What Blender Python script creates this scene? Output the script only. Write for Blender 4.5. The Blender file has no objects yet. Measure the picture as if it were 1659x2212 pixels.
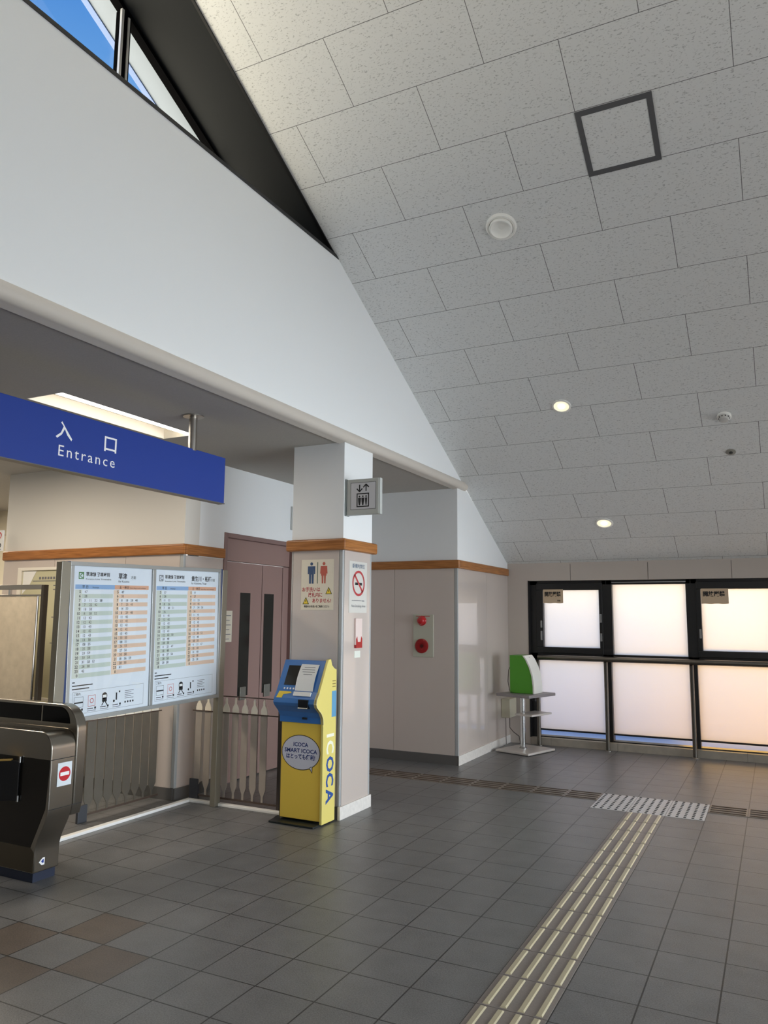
import bpy, bmesh, math, random
from mathutils import Vector, Matrix

random.seed(7)
C = bpy.context.scene.collection
SC = bpy.context.scene

# ------------------------------------------------------------------ camera
YAW, PITCH, ROLL = 0.469240316, 0.134598002, -0.00820946501
cy, sy, cp, sp, cr, sr = (math.cos(YAW), math.sin(YAW), math.cos(PITCH), math.sin(PITCH), math.cos(ROLL), math.sin(ROLL))
RZ = Matrix(((cy, -sy, 0), (sy, cy, 0), (0, 0, 1)))
RX = Matrix(((1, 0, 0), (0, cp, -sp), (0, sp, cp)))
RY = Matrix(((cr, 0, sr), (0, 1, 0), (-sr, 0, cr)))
R = RZ @ RX @ RY
right, fwd, up = R.col[0], R.col[1], R.col[2]
cam = bpy.data.cameras.new('camera')
cam.sensor_fit = 'VERTICAL'
cam.sensor_height = 36.0
cam.lens = 1664.317 / 2212 * 36.0
camo = bpy.data.objects.new('camera', cam)
M = Matrix((right, up, -fwd)).transposed().to_4x4()
M.translation = (0.899764, -3.845500, 1.587951)
camo.matrix_world = M
C.objects.link(camo)
SC.camera = camo

# ------------------------------------------------------------------ view
SC.view_settings.view_transform = 'Standard'
SC.view_settings.look = 'None'
SC.view_settings.exposure = 0.0
SC.view_settings.gamma = 1.0
SC.view_settings.use_curve_mapping = False
SC.cycles.use_denoising = True
SC.cycles.max_bounces = 8
SC.cycles.diffuse_bounces = 5
SC.cycles.glossy_bounces = 4
SC.cycles.transmission_bounces = 6
SC.cycles.transparent_max_bounces = 8
SC.cycles.caustics_reflective = False
SC.cycles.caustics_refractive = False
SC.cycles.sample_clamp_indirect = 5.0

# ------------------------------------------------------------------ world
W = bpy.data.worlds.new('sky')
SC.world = W
W.use_nodes = True
nt = W.node_tree
nt.nodes.clear()
wo = nt.nodes.new('ShaderNodeOutputWorld')
bg = nt.nodes.new('ShaderNodeBackground')
tc = nt.nodes.new('ShaderNodeTexCoord')
sep = nt.nodes.new('ShaderNodeSeparateXYZ')
ramp = nt.nodes.new('ShaderNodeValToRGB')
noi = nt.nodes.new('ShaderNodeTexNoise')
cr_ = nt.nodes.new('ShaderNodeValToRGB')
mix = nt.nodes.new('ShaderNodeMix'); mix.data_type = 'RGBA'
nt.links.new(tc.outputs['Generated'], sep.inputs[0])
nt.links.new(sep.outputs['Z'], ramp.inputs[0])
e = ramp.color_ramp.elements
e[0].position = 0.0; e[0].color = (3.6, 3.4, 3.15, 1)
e[1].position = 0.66; e[1].color = (0.13, 0.50, 1.40, 1)
m1 = ramp.color_ramp.elements.new(0.18); m1.color = (3.0, 3.05, 3.1, 1)
m2 = ramp.color_ramp.elements.new(0.47); m2.color = (0.48, 1.05, 1.85, 1)
nt.links.new(tc.outputs['Generated'], noi.inputs['Vector'])
noi.inputs['Scale'].default_value = 3.0
noi.inputs['Detail'].default_value = 6.0
ce = cr_.color_ramp.elements
ce[0].position = 0.52; ce[0].color = (0, 0, 0, 1)
ce[1].position = 0.72; ce[1].color = (0.8, 0.8, 0.8, 1)
nt.links.new(noi.outputs['Fac'], cr_.inputs[0])
nt.links.new(cr_.outputs[0], mix.inputs['Factor'])
nt.links.new(ramp.outputs[0], mix.inputs[6])
mix.inputs[7].default_value = (2.0, 2.0, 2.0, 1)
nt.links.new(mix.outputs[2], bg.inputs['Color'])
bg.inputs['Strength'].default_value = 0.5
nt.links.new(bg.outputs[0], wo.inputs[0])

# ------------------------------------------------------------------ sun, and added area lamps in place of daylight from the hall's unseen openings
def area(name, loc, rot, sx, sy_, power, col):
    l = bpy.data.lights.new(name, 'AREA')
    l.shape = 'RECTANGLE'; l.size = sx; l.size_y = sy_; l.energy = power; l.color = col
    o = bpy.data.objects.new(name, l); o.location = loc; o.rotation_euler = rot
    C.objects.link(o)
    return o

sunl = bpy.data.lights.new('sun', 'SUN')
sunl.energy = 36.0; sunl.angle = 0.02; sunl.color = (1.0, 0.92, 0.80)
suno = bpy.data.objects.new('sun', sunl)
suno.rotation_euler = Vector((-0.03, 0.55, -0.83)).to_track_quat('-Z', 'Y').to_euler()
suno.location = (6, -12, 20)
C.objects.link(suno)
area('daylight_back_entrance', (3.0, -8.7, 1.2), (math.radians(90), 0, 0), 2.4, 2.2, 4, (0.92, 0.97, 1.0))
side = area('side_fill_wide', (5.45, -3.5, 1.45), (math.radians(84), 0, math.radians(90)), 5.0, 2.4, 68, (0.84, 0.93, 1.0))  # added lamp standing in for side daylight, tilted slightly down
side.data.spread = math.radians(150)
side2 = area('side_fill_low', (5.45, 1.5, 1.2), (math.radians(86), 0, math.radians(90)), 6.4, 2.0, 96, (0.84, 0.93, 1.0))  # added lamp with narrow spread, brightens low faces turned to the right
side2.data.spread = math.radians(66)

# ------------------------------------------------------------------ helpers
def lin(r, g, b):
    f = lambda c: (c / 255 / 12.92) if c <= 10.3 else ((c / 255 + 0.055) / 1.055) ** 2.4
    return (f(r), f(g), f(b), 1.0)

MATS = {}
def mat(name, rgb, rough=0.6, metal=0.0, spec=0.5, bump=0.0, bscale=60.0, vary=0.0, emit=0.0, coat=0.0, aniso=None):
    if name in MATS:
        return MATS[name]
    m = bpy.data.materials.new(name)
    m.use_nodes = True
    n = m.node_tree.nodes; l = m.node_tree.links
    b = n['Principled BSDF']
    b.inputs['Base Color'].default_value = lin(*rgb)
    b.inputs['Roughness'].default_value = rough
    b.inputs['Metallic'].default_value = metal
    b.inputs['Specular IOR Level'].default_value = spec
    b.inputs['Coat Weight'].default_value = coat
    if emit:
        b.inputs['Emission Color'].default_value = lin(*rgb)
        b.inputs['Emission Strength'].default_value = emit
    if bump or vary:
        g = n.new('ShaderNodeNewGeometry')
        t = n.new('ShaderNodeTexNoise')
        t.inputs['Scale'].default_value = bscale
        t.inputs['Detail'].default_value = 4
        if aniso:
            mp = n.new('ShaderNodeMapping'); mp.inputs['Scale'].default_value = aniso
            l.new(g.outputs['Position'], mp.inputs['Vector']); l.new(mp.outputs[0], t.inputs['Vector'])
        else:
            l.new(g.outputs['Position'], t.inputs['Vector'])
        if bump:
            bp = n.new('ShaderNodeBump'); bp.inputs['Strength'].default_value = bump; bp.inputs['Distance'].default_value = 0.002
            l.new(t.outputs['Fac'], bp.inputs['Height']); l.new(bp.outputs[0], b.inputs['Normal'])
        if vary:
            mr = n.new('ShaderNodeMapRange')
            mr.inputs['From Min'].default_value = 0.3; mr.inputs['From Max'].default_value = 0.7
            mr.inputs['To Min'].default_value = 1 - vary; mr.inputs['To Max'].default_value = 1 + vary
            l.new(t.outputs['Fac'], mr.inputs['Value'])
            mx = n.new('ShaderNodeMix'); mx.data_type = 'RGBA'; mx.blend_type = 'MULTIPLY'; mx.inputs['Factor'].default_value = 1
            mx.inputs[6].default_value = lin(*rgb)
            l.new(mr.outputs[0], mx.inputs[7]); l.new(mx.outputs[2], b.inputs['Base Color'])
    MATS[name] = m
    return m

class N:
    """small node-graph writer"""
    def __init__(s, m):
        s.t = m.node_tree
    def math(s, op, a, b=0.0, c=None):
        n = s.t.nodes.new('ShaderNodeMath'); n.operation = op
        for i, v in enumerate((a, b, c)):
            if v is None: continue
            if hasattr(v, 'links') or hasattr(v, 'node'): s.t.links.new(v, n.inputs[i])
            else: n.inputs[i].default_value = v
        return n.outputs[0]
    def node(s, t): return s.t.nodes.new(t)
    def link(s, a, b): s.t.links.new(a, b)

class MB:
    def __init__(s): s.v = []; s.f = []
    def add(s, vs, fs):
        k = len(s.v); s.v += [tuple(p) for p in vs]; s.f += [tuple(i + k for i in f) for f in fs]; return s
    def box(s, x0, x1, y0, y1, z0, z1):
        return s.add([(x0,y0,z0),(x1,y0,z0),(x1,y1,z0),(x0,y1,z0),(x0,y0,z1),(x1,y0,z1),(x1,y1,z1),(x0,y1,z1)],
                     [(0,3,2,1),(4,5,6,7),(0,1,5,4),(1,2,6,5),(2,3,7,6),(3,0,4,7)])
    def prism(s, pts, fr, c0, c1):
        """polygon pts (a,b) in frame fr extruded from c0 to c1"""
        n = len(pts)
        vs = [fr(a, b, c0) for a, b in pts] + [fr(a, b, c1) for a, b in pts]
        fs = [tuple(range(n - 1, -1, -1)), tuple(range(n, 2 * n))] + [(i, (i + 1) % n, n + (i + 1) % n, n + i) for i in range(n)]
        return s.add(vs, fs)
    def flat(s, pts, fr, c): return s.add([fr(a, b, c) for a, b in pts], [tuple(range(len(pts)))])
    def rect(s, fr, a0, a1, b0, b1, c): return s.flat([(a0,b0),(a1,b0),(a1,b1),(a0,b1)], fr, c)
    def disc(s, fr, a, b, r, c, n=28, rb=None):
        rb = rb or r
        return s.flat([(a + r*math.cos(2*math.pi*i/n), b + rb*math.sin(2*math.pi*i/n)) for i in range(n)], fr, c)
    def ring(s, fr, a, b, r0, r1, c, n=36):
        vs = []
        for i in range(n):
            t = 2*math.pi*i/n
            vs += [fr(a + r0*math.cos(t), b + r0*math.sin(t), c), fr(a + r1*math.cos(t), b + r1*math.sin(t), c)]
        return s.add(vs, [(2*i, 2*i+1, (2*i+3) % (2*n), (2*i+2) % (2*n)) for i in range(n)])
    def frame_rect(s, fr, a0, a1, b0, b1, w, c):
        s.rect(fr, a0, a1, b0, b0+w, c); s.rect(fr, a0, a1, b1-w, b1, c)
        s.rect(fr, a0, a0+w, b0+w, b1-w, c); return s.rect(fr, a1-w, a1, b0+w, b1-w, c)
    def line(s, fr, p, q, w, c):
        d = Vector((q[0]-p[0], q[1]-p[1])); d.normalize(); nx, ny = -d.y*w/2, d.x*w/2
        return s.flat([(p[0]+nx,p[1]+ny),(q[0]+nx,q[1]+ny),(q[0]-nx,q[1]-ny),(p[0]-nx,p[1]-ny)], fr, c)
    def tube(s, path, r, seg=12, cap=True):
        path = [Vector(p) for p in path]; rings = []
        prev = None
        for i, p in enumerate(path):
            if i == 0: t = path[1]-p
            elif i == len(path)-1: t = p-path[i-1]
            else: t = (path[i+1]-p).normalized() + (p-path[i-1]).normalized()
            t.normalize()
            if prev is None:
                u = t.orthogonal().normalized()
            else:
                u = (prev - t*prev.dot(t)).normalized()
            prev = u; w = t.cross(u)
            rr = r[i] if isinstance(r, (list, tuple)) else r
            rings.append([p + (u*math.cos(2*math.pi*k/seg) + w*math.sin(2*math.pi*k/seg))*rr for k in range(seg)])
        vs = [v for rg in rings for v in rg]; fs = []
        for i in range(len(rings)-1):
            for k in range(seg):
                a, b = i*seg+k, i*seg+(k+1) % seg
                fs.append((a, b, b+seg, a+seg))
        if cap:
            fs.append(tuple(range(seg-1, -1, -1))); fs.append(tuple(range((len(rings)-1)*seg, len(rings)*seg)))
        return s.add(vs, fs)
    def lathe(s, fr, prof, seg=32):
        """prof: list of (radius, c) revolved about frame c axis at a=b=0"""
        vs = []; fs = []
        for r, c in prof:
            for k in range(seg):
                t = 2*math.pi*k/seg
                vs.append(fr(r*math.cos(t), r*math.sin(t), c))
        for i in range(len(prof)-1):
            for k in range(seg):
                a, b = i*seg+k, i*seg+(k+1) % seg
                fs.append((a, b, b+seg, a+seg))
        fs.append(tuple(range(seg))); fs.append(tuple(range((len(prof)-1)*seg, len(prof)*seg)))
        return s.add(vs, fs)
    def text(s, body, fr, a, b, h, c, width=None, align='L', res=2, sx=1.0, rot=0.0, bold=0.0, space=1.0):
        """h: cap height in metres; width: squeeze/stretch to this width"""
        key = (body, res, bold, space)
        if key not in TXT:
            cu = bpy.data.curves.new('tmp_text', 'FONT'); cu.body = body; cu.resolution_u = res; cu.offset = bold; cu.space_character = space
            o = bpy.data.objects.new('tmp_text', cu)
            me = bpy.data.meshes.new_from_object(o)
            vs = [(v.co.x, v.co.y) for v in me.vertices]; fs = [tuple(p.vertices) for p in me.polygons]
            bpy.data.objects.remove(o); bpy.data.curves.remove(cu); bpy.data.meshes.remove(me)
            TXT[key] = (vs, fs)
        vs, fs = TXT[key]
        if not vs: return s
        x0 = min(v[0] for v in vs); x1 = max(v[0] for v in vs)
        k = h / 0.70; kx = k * sx
        if width: kx = width / max(x1 - x0, 1e-6)
        w = (x1 - x0) * kx
        off = {'L': 0, 'C': -w/2, 'R': -w}[align]
        ct, st = math.cos(rot), math.sin(rot)
        out = []
        for x, y in vs:
            p, q = (x - x0)*kx + off, y*k
            out.append(fr(a + p*ct - q*st, b + p*st + q*ct, c))
        return s.add(out, fs)
    def build(s, name, m, parent=None, smooth=False, bevel=0.0, seg=2, fix=True):
        me = bpy.data.meshes.new(name)
        off = wloc(parent)
        me.from_pydata([(v[0]-off[0], v[1]-off[1], v[2]-off[2]) for v in s.v], [], s.f)
        if fix:
            bm = bmesh.new(); bm.from_mesh(me)
            bmesh.ops.recalc_face_normals(bm, faces=bm.faces)
            bm.to_mesh(me); bm.free()
        if smooth:
            for p in me.polygons: p.use_smooth = True
            me.set_sharp_from_angle(angle=math.radians(35))
        me.materials.append(m)
        o = bpy.data.objects.new(name, me)
        C.objects.link(o)
        if parent is not None:
            o.parent = parent; WL[o.name] = off
        else: WL[o.name] = (0, 0, 0)
        if bevel:
            bv = o.modifiers.new('edge', 'BEVEL'); bv.width = bevel; bv.segments = seg; bv.limit_method = 'ANGLE'; bv.angle_limit = math.radians(40)
        return o
TXT = {}
WL = {}
def wloc(o): return (0, 0, 0) if o is None else WL[o.name]

def tag(o, label, cat, group=None, kind=None):
    o['label'] = label; o['category'] = cat
    if group: o['group'] = group
    if kind: o['kind'] = kind
    return o
def thing(name, loc, label, cat, group=None, kind=None):
    o = bpy.data.objects.new(name, None); o.empty_display_size = 0.1
    o.location = loc; C.objects.link(o); WL[o.name] = tuple(loc)
    return tag(o, label, cat, group, kind)
def struct(o, label, cat): return tag(o, label, cat, None, 'structure')

def F(o, u, v, n):
    o, u, v, n = Vector(o), Vector(u), Vector(v), Vector(n)
    return lambda a, b, c: tuple(o + u*a + v*b + n*c)
FX = F((0,0,0),(0,1,0),(0,0,1),(1,0,0))      # a=y  b=z  c=x   (faces +x)
FY = F((0,0,0),(1,0,0),(0,0,1),(0,-1,0))     # a=x  b=z  c=-y  (faces the camera side)
FZ = F((0,0,0),(1,0,0),(0,1,0),(0,0,1))      # a=x  b=y  c=z
SL = 0.507
def zc(y): return 2.268 + SL*(6.03 - y)      # underside of the sloping ceiling
kk = math.hypot(1, SL)
def FC(x, y):                                 # frame on the ceiling, facing down into the hall
    return F((x, y, zc(y)), (1,0,0), (0, 1/kk, -SL/kk), (0, -SL/kk, -1/kk))
def arc(cx, cy_, r, a0, a1, n=8):
    return [(cx + r*math.cos(math.radians(a0 + (a1-a0)*i/n)), cy_ + r*math.sin(math.radians(a0 + (a1-a0)*i/n))) for i in range(n+1)]

# ------------------------------------------------------------------ materials
def floor_material():
    m = bpy.data.materials.new('floor_tiles'); m.use_nodes = True
    b = m.node_tree.nodes['Principled BSDF']; g = N(m)
    geo = g.node('ShaderNodeNewGeometry'); sp_ = g.node('ShaderNodeSeparateXYZ'); g.link(geo.outputs['Position'], sp_.inputs[0])
    tx = g.math('DIVIDE', sp_.outputs['X'], 0.3); ty = g.math('DIVIDE', sp_.outputs['Y'], 0.3)
    ix = g.math('FLOOR', tx); iy = g.math('FLOOR', ty)
    fx = g.math('SUBTRACT', tx, ix); fy = g.math('SUBTRACT', ty, iy)
    def edge(f): return g.math('MINIMUM', f, g.math('SUBTRACT', 1.0, f))
    d = g.math('MINIMUM', edge(fx), edge(fy))
    joint = g.math('LESS_THAN', d, 0.0115)
    # brown accent tiles: the four around cell (-8,-4)
    dd = g.math('ADD', g.math('ABSOLUTE', g.math('ADD', ix, 8.0)), g.math('ABSOLUTE', g.math('ADD', iy, 4.0)))
    brown = g.math('LESS_THAN', g.math('ABSOLUTE', g.math('SUBTRACT', dd, 1.0)), 0.1)
    cell = g.node('ShaderNodeCombineXYZ'); g.link(ix, cell.inputs[0]); g.link(iy, cell.inputs[1])
    wn = g.node('ShaderNodeTexWhiteNoise'); wn.noise_dimensions = '2D'; g.link(cell.outputs[0], wn.inputs['Vector'])
    no = g.node('ShaderNodeTexNoise'); no.inputs['Scale'].default_value = 6; no.inputs['Detail'].default_value = 8; g.link(geo.outputs['Position'], no.inputs['Vector'])
    fine = g.node('ShaderNodeTexNoise'); fine.inputs['Scale'].default_value = 160; fine.inputs['Detail'].default_value = 3; g.link(geo.outputs['Position'], fine.inputs['Vector'])
    val = g.math('ADD', g.math('MULTIPLY', g.math('SUBTRACT', wn.outputs['Value'], 0.5), 0.10), g.math('MULTIPLY', g.math('SUBTRACT', no.outputs['Fac'], 0.5), 0.5))
    val = g.math('ADD', val, g.math('MULTIPLY', g.math('SUBTRACT', fine.outputs['Fac'], 0.5), 1.3))
    val = g.math('ADD', val, 1.0)
    mx = g.node('ShaderNodeMix'); mx.data_type = 'RGBA'; g.link(brown, mx.inputs['Factor'])
    mx.inputs[6].default_value = lin(111, 111, 112); mx.inputs[7].default_value = lin(100, 90, 82)
    mu = g.node('ShaderNodeMix'); mu.data_type = 'RGBA'; mu.blend_type = 'MULTIPLY'; mu.inputs['Factor'].default_value = 1
    g.link(mx.outputs[2], mu.inputs[6]); g.link(val, mu.inputs[7])
    mj = g.node('ShaderNodeMix'); mj.data_type = 'RGBA'; g.link(joint, mj.inputs['Factor'])
    g.link(mu.outputs[2], mj.inputs[6]); mj.inputs[7].default_value = lin(36, 35, 36)
    g.link(mj.outputs[2], b.inputs['Base Color'])
    bp = g.node('ShaderNodeBump'); bp.inputs['Strength'].default_value = 0.35; bp.inputs['Distance'].default_value = 0.004
    hh = g.math('SUBTRACT', g.math('MULTIPLY', fine.outputs['Fac'], 0.5), joint)
    g.link(hh, bp.inputs['Height']); g.link(bp.outputs[0], b.inputs['Normal'])
    b.inputs['Roughness'].default_value = 0.36
    b.inputs['Specular IOR Level'].default_value = 0.5
    return m

def ceiling_material():
    m = bpy.data.materials.new('ceiling_board'); m.use_nodes = True
    b = m.node_tree.nodes['Principled BSDF']; g = N(m)
    geo = g.node('ShaderNodeNewGeometry'); sp_ = g.node('ShaderNodeSeparateXYZ'); g.link(geo.outputs['Position'], sp_.inputs[0])
    ry = g.math('DIVIDE', g.math('SUBTRACT', sp_.outputs['Y'], 0.025), 0.4225)
    iy = g.math('FLOOR', ry); fy = g.math('SUBTRACT', ry, iy)
    odd = g.math('FLOORED_MODULO', iy, 2.0)
    rx = g.math('ADD', g.math('DIVIDE', g.math('ADD', sp_.outputs['X'], 1.062), 0.952), g.math('MULTIPLY', g.math('SUBTRACT', 1.0, odd), 0.5))
    fx = g.math('SUBTRACT', rx, g.math('FLOOR', rx))
    def edge(f): return g.math('MINIMUM', f, g.math('SUBTRACT', 1.0, f))
    jy = g.math('LESS_THAN', edge(fy), 0.0042); jx = g.math('LESS_THAN', edge(fx), 0.0024)
    joint = g.math('MAXIMUM', jx, jy)
    mp = g.node('ShaderNodeMapping'); mp.inputs['Scale'].default_value = (52, 120, 120); g.link(geo.outputs['Position'], mp.inputs[0])
    no = g.node('ShaderNodeTexNoise'); no.inputs['Scale'].default_value = 1.0; no.inputs['Detail'].default_value = 2.0; no.inputs['Distortion'].default_value = 0.6
    g.link(mp.outputs[0], no.inputs['Vector'])
    mr = g.node('ShaderNodeMapRange'); mr.inputs['From Min'].default_value = 0.33; mr.inputs['From Max'].default_value = 0.41; mr.inputs['To Min'].default_value = 0.66; mr.inputs['To Max'].default_value = 1.0
    g.link(no.outputs['Fac'], mr.inputs['Value'])
    mu = g.node('ShaderNodeMix'); mu.data_type = 'RGBA'; mu.blend_type = 'MULTIPLY'; mu.inputs['Factor'].default_value = 1
    mu.inputs[6].default_value = lin(228, 229, 228); g.link(mr.outputs[0], mu.inputs[7])
    mj = g.node('ShaderNodeMix'); mj.data_type = 'RGBA'; g.link(joint, mj.inputs['Factor'])
    g.link(mu.outputs[2], mj.inputs[6]); mj.inputs[7].default_value = lin(112, 112, 112)
    g.link(mj.outputs[2], b.inputs['Base Color'])
    bp = g.node('ShaderNodeBump'); bp.inputs['Strength'].default_value = 0.25; bp.inputs['Distance'].default_value = 0.003
    g.link(mr.outputs[0], bp.inputs['Height']); g.link(bp.outputs[0], b.inputs['Normal'])
    b.inputs['Roughness'].default_value = 0.9; b.inputs['Specular IOR Level'].default_value = 0.2
    return m

def wood_material():
    m = bpy.data.materials.new('varnished_wood'); m.use_nodes = True
    b = m.node_tree.nodes['Principled BSDF']; g = N(m)
    geo = g.node('ShaderNodeNewGeometry'); mp = g.node('ShaderNodeMapping'); mp.inputs['Scale'].default_value = (3, 3, 70)
    g.link(geo.outputs['Position'], mp.inputs[0])
    no = g.node('ShaderNodeTexNoise'); no.inputs['Scale'].default_value = 1.6; no.inputs['Detail'].default_value = 5; g.link(mp.outputs[0], no.inputs['Vector'])
    r = g.node('ShaderNodeValToRGB'); r.color_ramp.elements[0].position = 0.3; r.color_ramp.elements[0].color = lin(136, 82, 34)
    r.color_ramp.elements[1].position = 0.75; r.color_ramp.elements[1].color = lin(190, 126, 66)
    g.link(no.outputs['Fac'], r.inputs[0]); g.link(r.outputs[0], b.inputs['Base Color'])
    b.inputs['Roughness'].default_value = 0.32
    return m

def edge_mix(t, a, b, o, base=0.04, top=0.6):
    lw = t.nodes.new('ShaderNodeLayerWeight'); lw.inputs[0].default_value = 0.5
    p = t.nodes.new('ShaderNodeMath'); p.operation = 'POWER'; p.inputs[1].default_value = 5.0
    q = t.nodes.new('ShaderNodeMath'); q.operation = 'MULTIPLY_ADD'; q.inputs[1].default_value = top; q.inputs[2].default_value = base
    mx = t.nodes.new('ShaderNodeMixShader')
    t.links.new(lw.outputs['Facing'], p.inputs[0]); t.links.new(p.outputs[0], q.inputs[0]); t.links.new(q.outputs[0], mx.inputs[0])
    t.links.new(a, mx.inputs[1]); t.links.new(b, mx.inputs[2]); t.links.new(mx.outputs[0], o)
def frosted_material():
    m = bpy.data.materials.new('frosted_glass'); m.use_nodes = True
    t = m.node_tree; t.nodes.clear()
    o = t.nodes.new('ShaderNodeOutputMaterial'); tr = t.nodes.new('ShaderNodeBsdfTranslucent'); tr.inputs[0].default_value = (0.97, 0.97, 0.97, 1)
    gl = t.nodes.new('ShaderNodeBsdfGlossy'); gl.inputs['Roughness'].default_value = 0.3
    edge_mix(t, tr.outputs[0], gl.outputs[0], o.inputs[0], 0.03, 0.3)
    return m

def clear_material(name, tint=(0.96, 0.98, 0.98, 1)):
    m = bpy.data.materials.new(name); m.use_nodes = True
    t = m.node_tree; t.nodes.clear()
    o = t.nodes.new('ShaderNodeOutputMaterial'); tr = t.nodes.new('ShaderNodeBsdfTransparent'); tr.inputs[0].default_value = tint
    gl = t.nodes.new('ShaderNodeBsdfGlossy'); gl.inputs['Roughness'].default_value = 0.02
    edge_mix(t, tr.outputs[0], gl.outputs[0], o.inputs[0])
    return m

FLOOR = floor_material(); CEIL = ceiling_material(); WOOD = wood_material(); FROST = frosted_material(); CLEAR = clear_material('clear_glass')
WHITE = mat('white_wall_paint', (238, 240, 241), 0.75, bump=0.08, bscale=180)
SOFFIT = mat('grey_soffit_board', (176, 172, 165), 0.9, bump=0.15, bscale=120, vary=0.05)
PANEL = mat('beige_wall_panel', (203, 191, 183), 0.3, spec=0.5, coat=0.9)
PANELJ = mat('panel_edge_strip', (188, 184, 180), 0.35)
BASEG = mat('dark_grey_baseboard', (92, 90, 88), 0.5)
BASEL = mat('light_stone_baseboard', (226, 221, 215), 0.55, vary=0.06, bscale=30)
BLACK = mat('black_frame', (22, 22, 24), 0.35)
DARKREV = mat('dark_grey_reveal', (30, 32, 34), 0.7, spec=0.15)
STEEL = mat('brushed_steel', (178, 172, 164), 0.32, metal=1.0, bump=0.03, bscale=8, aniso=(1, 1, 60))
CHROME = mat('polished_steel', (205, 205, 205), 0.15, metal=1.0)
GATE = mat('gate_steel', (164, 159, 150), 0.24, metal=1.0, bump=0.02, bscale=8, aniso=(60, 60, 1))
ALU = mat('aluminium', (196, 198, 198), 0.35, metal=0.85)
BLUE = mat('sign_blue', (26, 60, 150), 0.5)
WHITEP = mat('white_print', (254, 254, 254), 0.5)
INK = mat('black_ink', (24, 24, 28), 0.6)
GREYINK = mat('grey_ink', (112, 112, 118), 0.6)
PAPER = mat('white_paper', (238, 238, 236), 0.6)
CREAMP = mat('cream_paper', (226, 218, 200), 0.6)
RED = mat('red_print', (200, 22, 38), 0.5)
REDD = mat('red_plastic', (176, 20, 28), 0.25, coat=0.5)
YEL = mat('yellow_print', (236, 206, 60), 0.5)

# ------------------------------------------------------------------ setting: floor, ceilings, walls
fl = MB().box(-9.2, 5.6, -9.0, 6.3, -0.12, 0.0).build('floor', FLOOR)
struct(fl, 'grey stone tiled concourse floor with brown accent tiles', 'floor')

YR = -1.6; ZR = zc(YR)
T = 0.14
c1 = MB().prism([(6.03, zc(6.03)), (6.4, zc(6.4)), (6.4, zc(6.4)+T), (YR, ZR+T), (YR, ZR)], FX, -2.25, 5.6)
c1 = c1.build('ceiling', CEIL)
struct(c1, 'sloping pale ceiling of speckled boards above the concourse', 'ceiling')
c2 = MB().prism([(YR, ZR), (YR, ZR+T), (-9.0, ZR+T-SL*(YR+9.0)), (-9.0, ZR-SL*(YR+9.0))], FX, -3.0, 5.6).build('ceiling_back', CEIL)
struct(c2, 'rear slope of the speckled board ceiling', 'ceiling')
# roof lining over the gable window and the eave outside it
dr = MB().prism([(1.50, zc(1.50)+0.002), (1.50, zc(1.50)+T), (YR, ZR+T), (YR, ZR+0.002)], FX, -2.80, -2.252).build('trim_1', DARKREV)
struct(dr, 'dark grey lining between the sloping ceiling and the gable window', 'trim')
ED = MB().prism([(1.47, zc(1.47)-0.012), (1.47, zc(1.47)+0.001), (YR, ZR+0.001), (YR, ZR-0.012)], FX, -2.268, -2.250).build('trim_2', BLACK)
struct(ED, 'thin black edge strip along the ceiling by the gable window', 'trim')
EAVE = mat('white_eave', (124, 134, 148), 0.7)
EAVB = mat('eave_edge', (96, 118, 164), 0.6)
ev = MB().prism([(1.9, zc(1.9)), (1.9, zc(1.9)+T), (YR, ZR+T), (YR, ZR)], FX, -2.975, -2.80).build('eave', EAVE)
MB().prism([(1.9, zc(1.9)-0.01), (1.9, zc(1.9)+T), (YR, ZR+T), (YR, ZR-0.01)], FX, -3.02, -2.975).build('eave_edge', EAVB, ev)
struct(ev, 'white roof eave seen through the gable window', 'eave')

# gable wall above the gates
yt = 6.03 - (4.575 - 2.268)/SL
ye = 6.03 - (3.13 - 2.268)/SL
gw = MB().prism([(-9.0, 3.05), (4.40, 3.05), (4.30, zc(4.30)+0.02), (yt, 4.575), (-9.0, 4.575)], FX, -2.75, -2.25).build('wall_left', WHITE)
struct(gw, 'large smooth white wall above the ticket gates', 'wall')
sill = MB().box(-2.75, -2.244, -9.0, yt+0.02, 4.575, 4.60).build('trim_3', BLACK)
struct(sill, 'black sill strip on top of the large white wall', 'trim')
lipm = mat('beige_lip', (208, 200, 190), 0.45)
lp = [(0.0, 3.13)] + [(0.045*math.sin(math.radians(a)), 3.08 + 0.05*math.cos(math.radians(a))) for a in range(0, 181, 15)] + [(0.0, 3.03), (-0.05, 3.02), (-0.05, 3.13)]
FLIP = F((-2.25, 0, 0), (1,0,0), (0,0,1), (0,1,0))
lip = MB().prism(lp, FLIP, -9.0, 4.42).build('trim_4', lipm, smooth=True)
struct(lip, 'rounded beige lip along the lower edge of the white wall', 'trim')

# lower soffit over the gates, with a recess for the fluorescent lamp
LX0, LX1, LY0, LY1 = -3.56, -3.215, -0.42, 0.90
so = MB()
so.box(-9.0, LX0, -9.0, 4.19, 3.03, 3.05); so.box(LX1, -2.262, -9.0, 4.19, 3.03, 3.05)
so.box(LX0, LX1, -9.0, LY0, 3.03, 3.05); so.box(LX0, LX1, LY1, 4.19, 3.03, 3.05)
so = so.build('ceiling_lower', SOFFIT)
struct(so, 'low grey ceiling over the ticket gates', 'ceiling')

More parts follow.
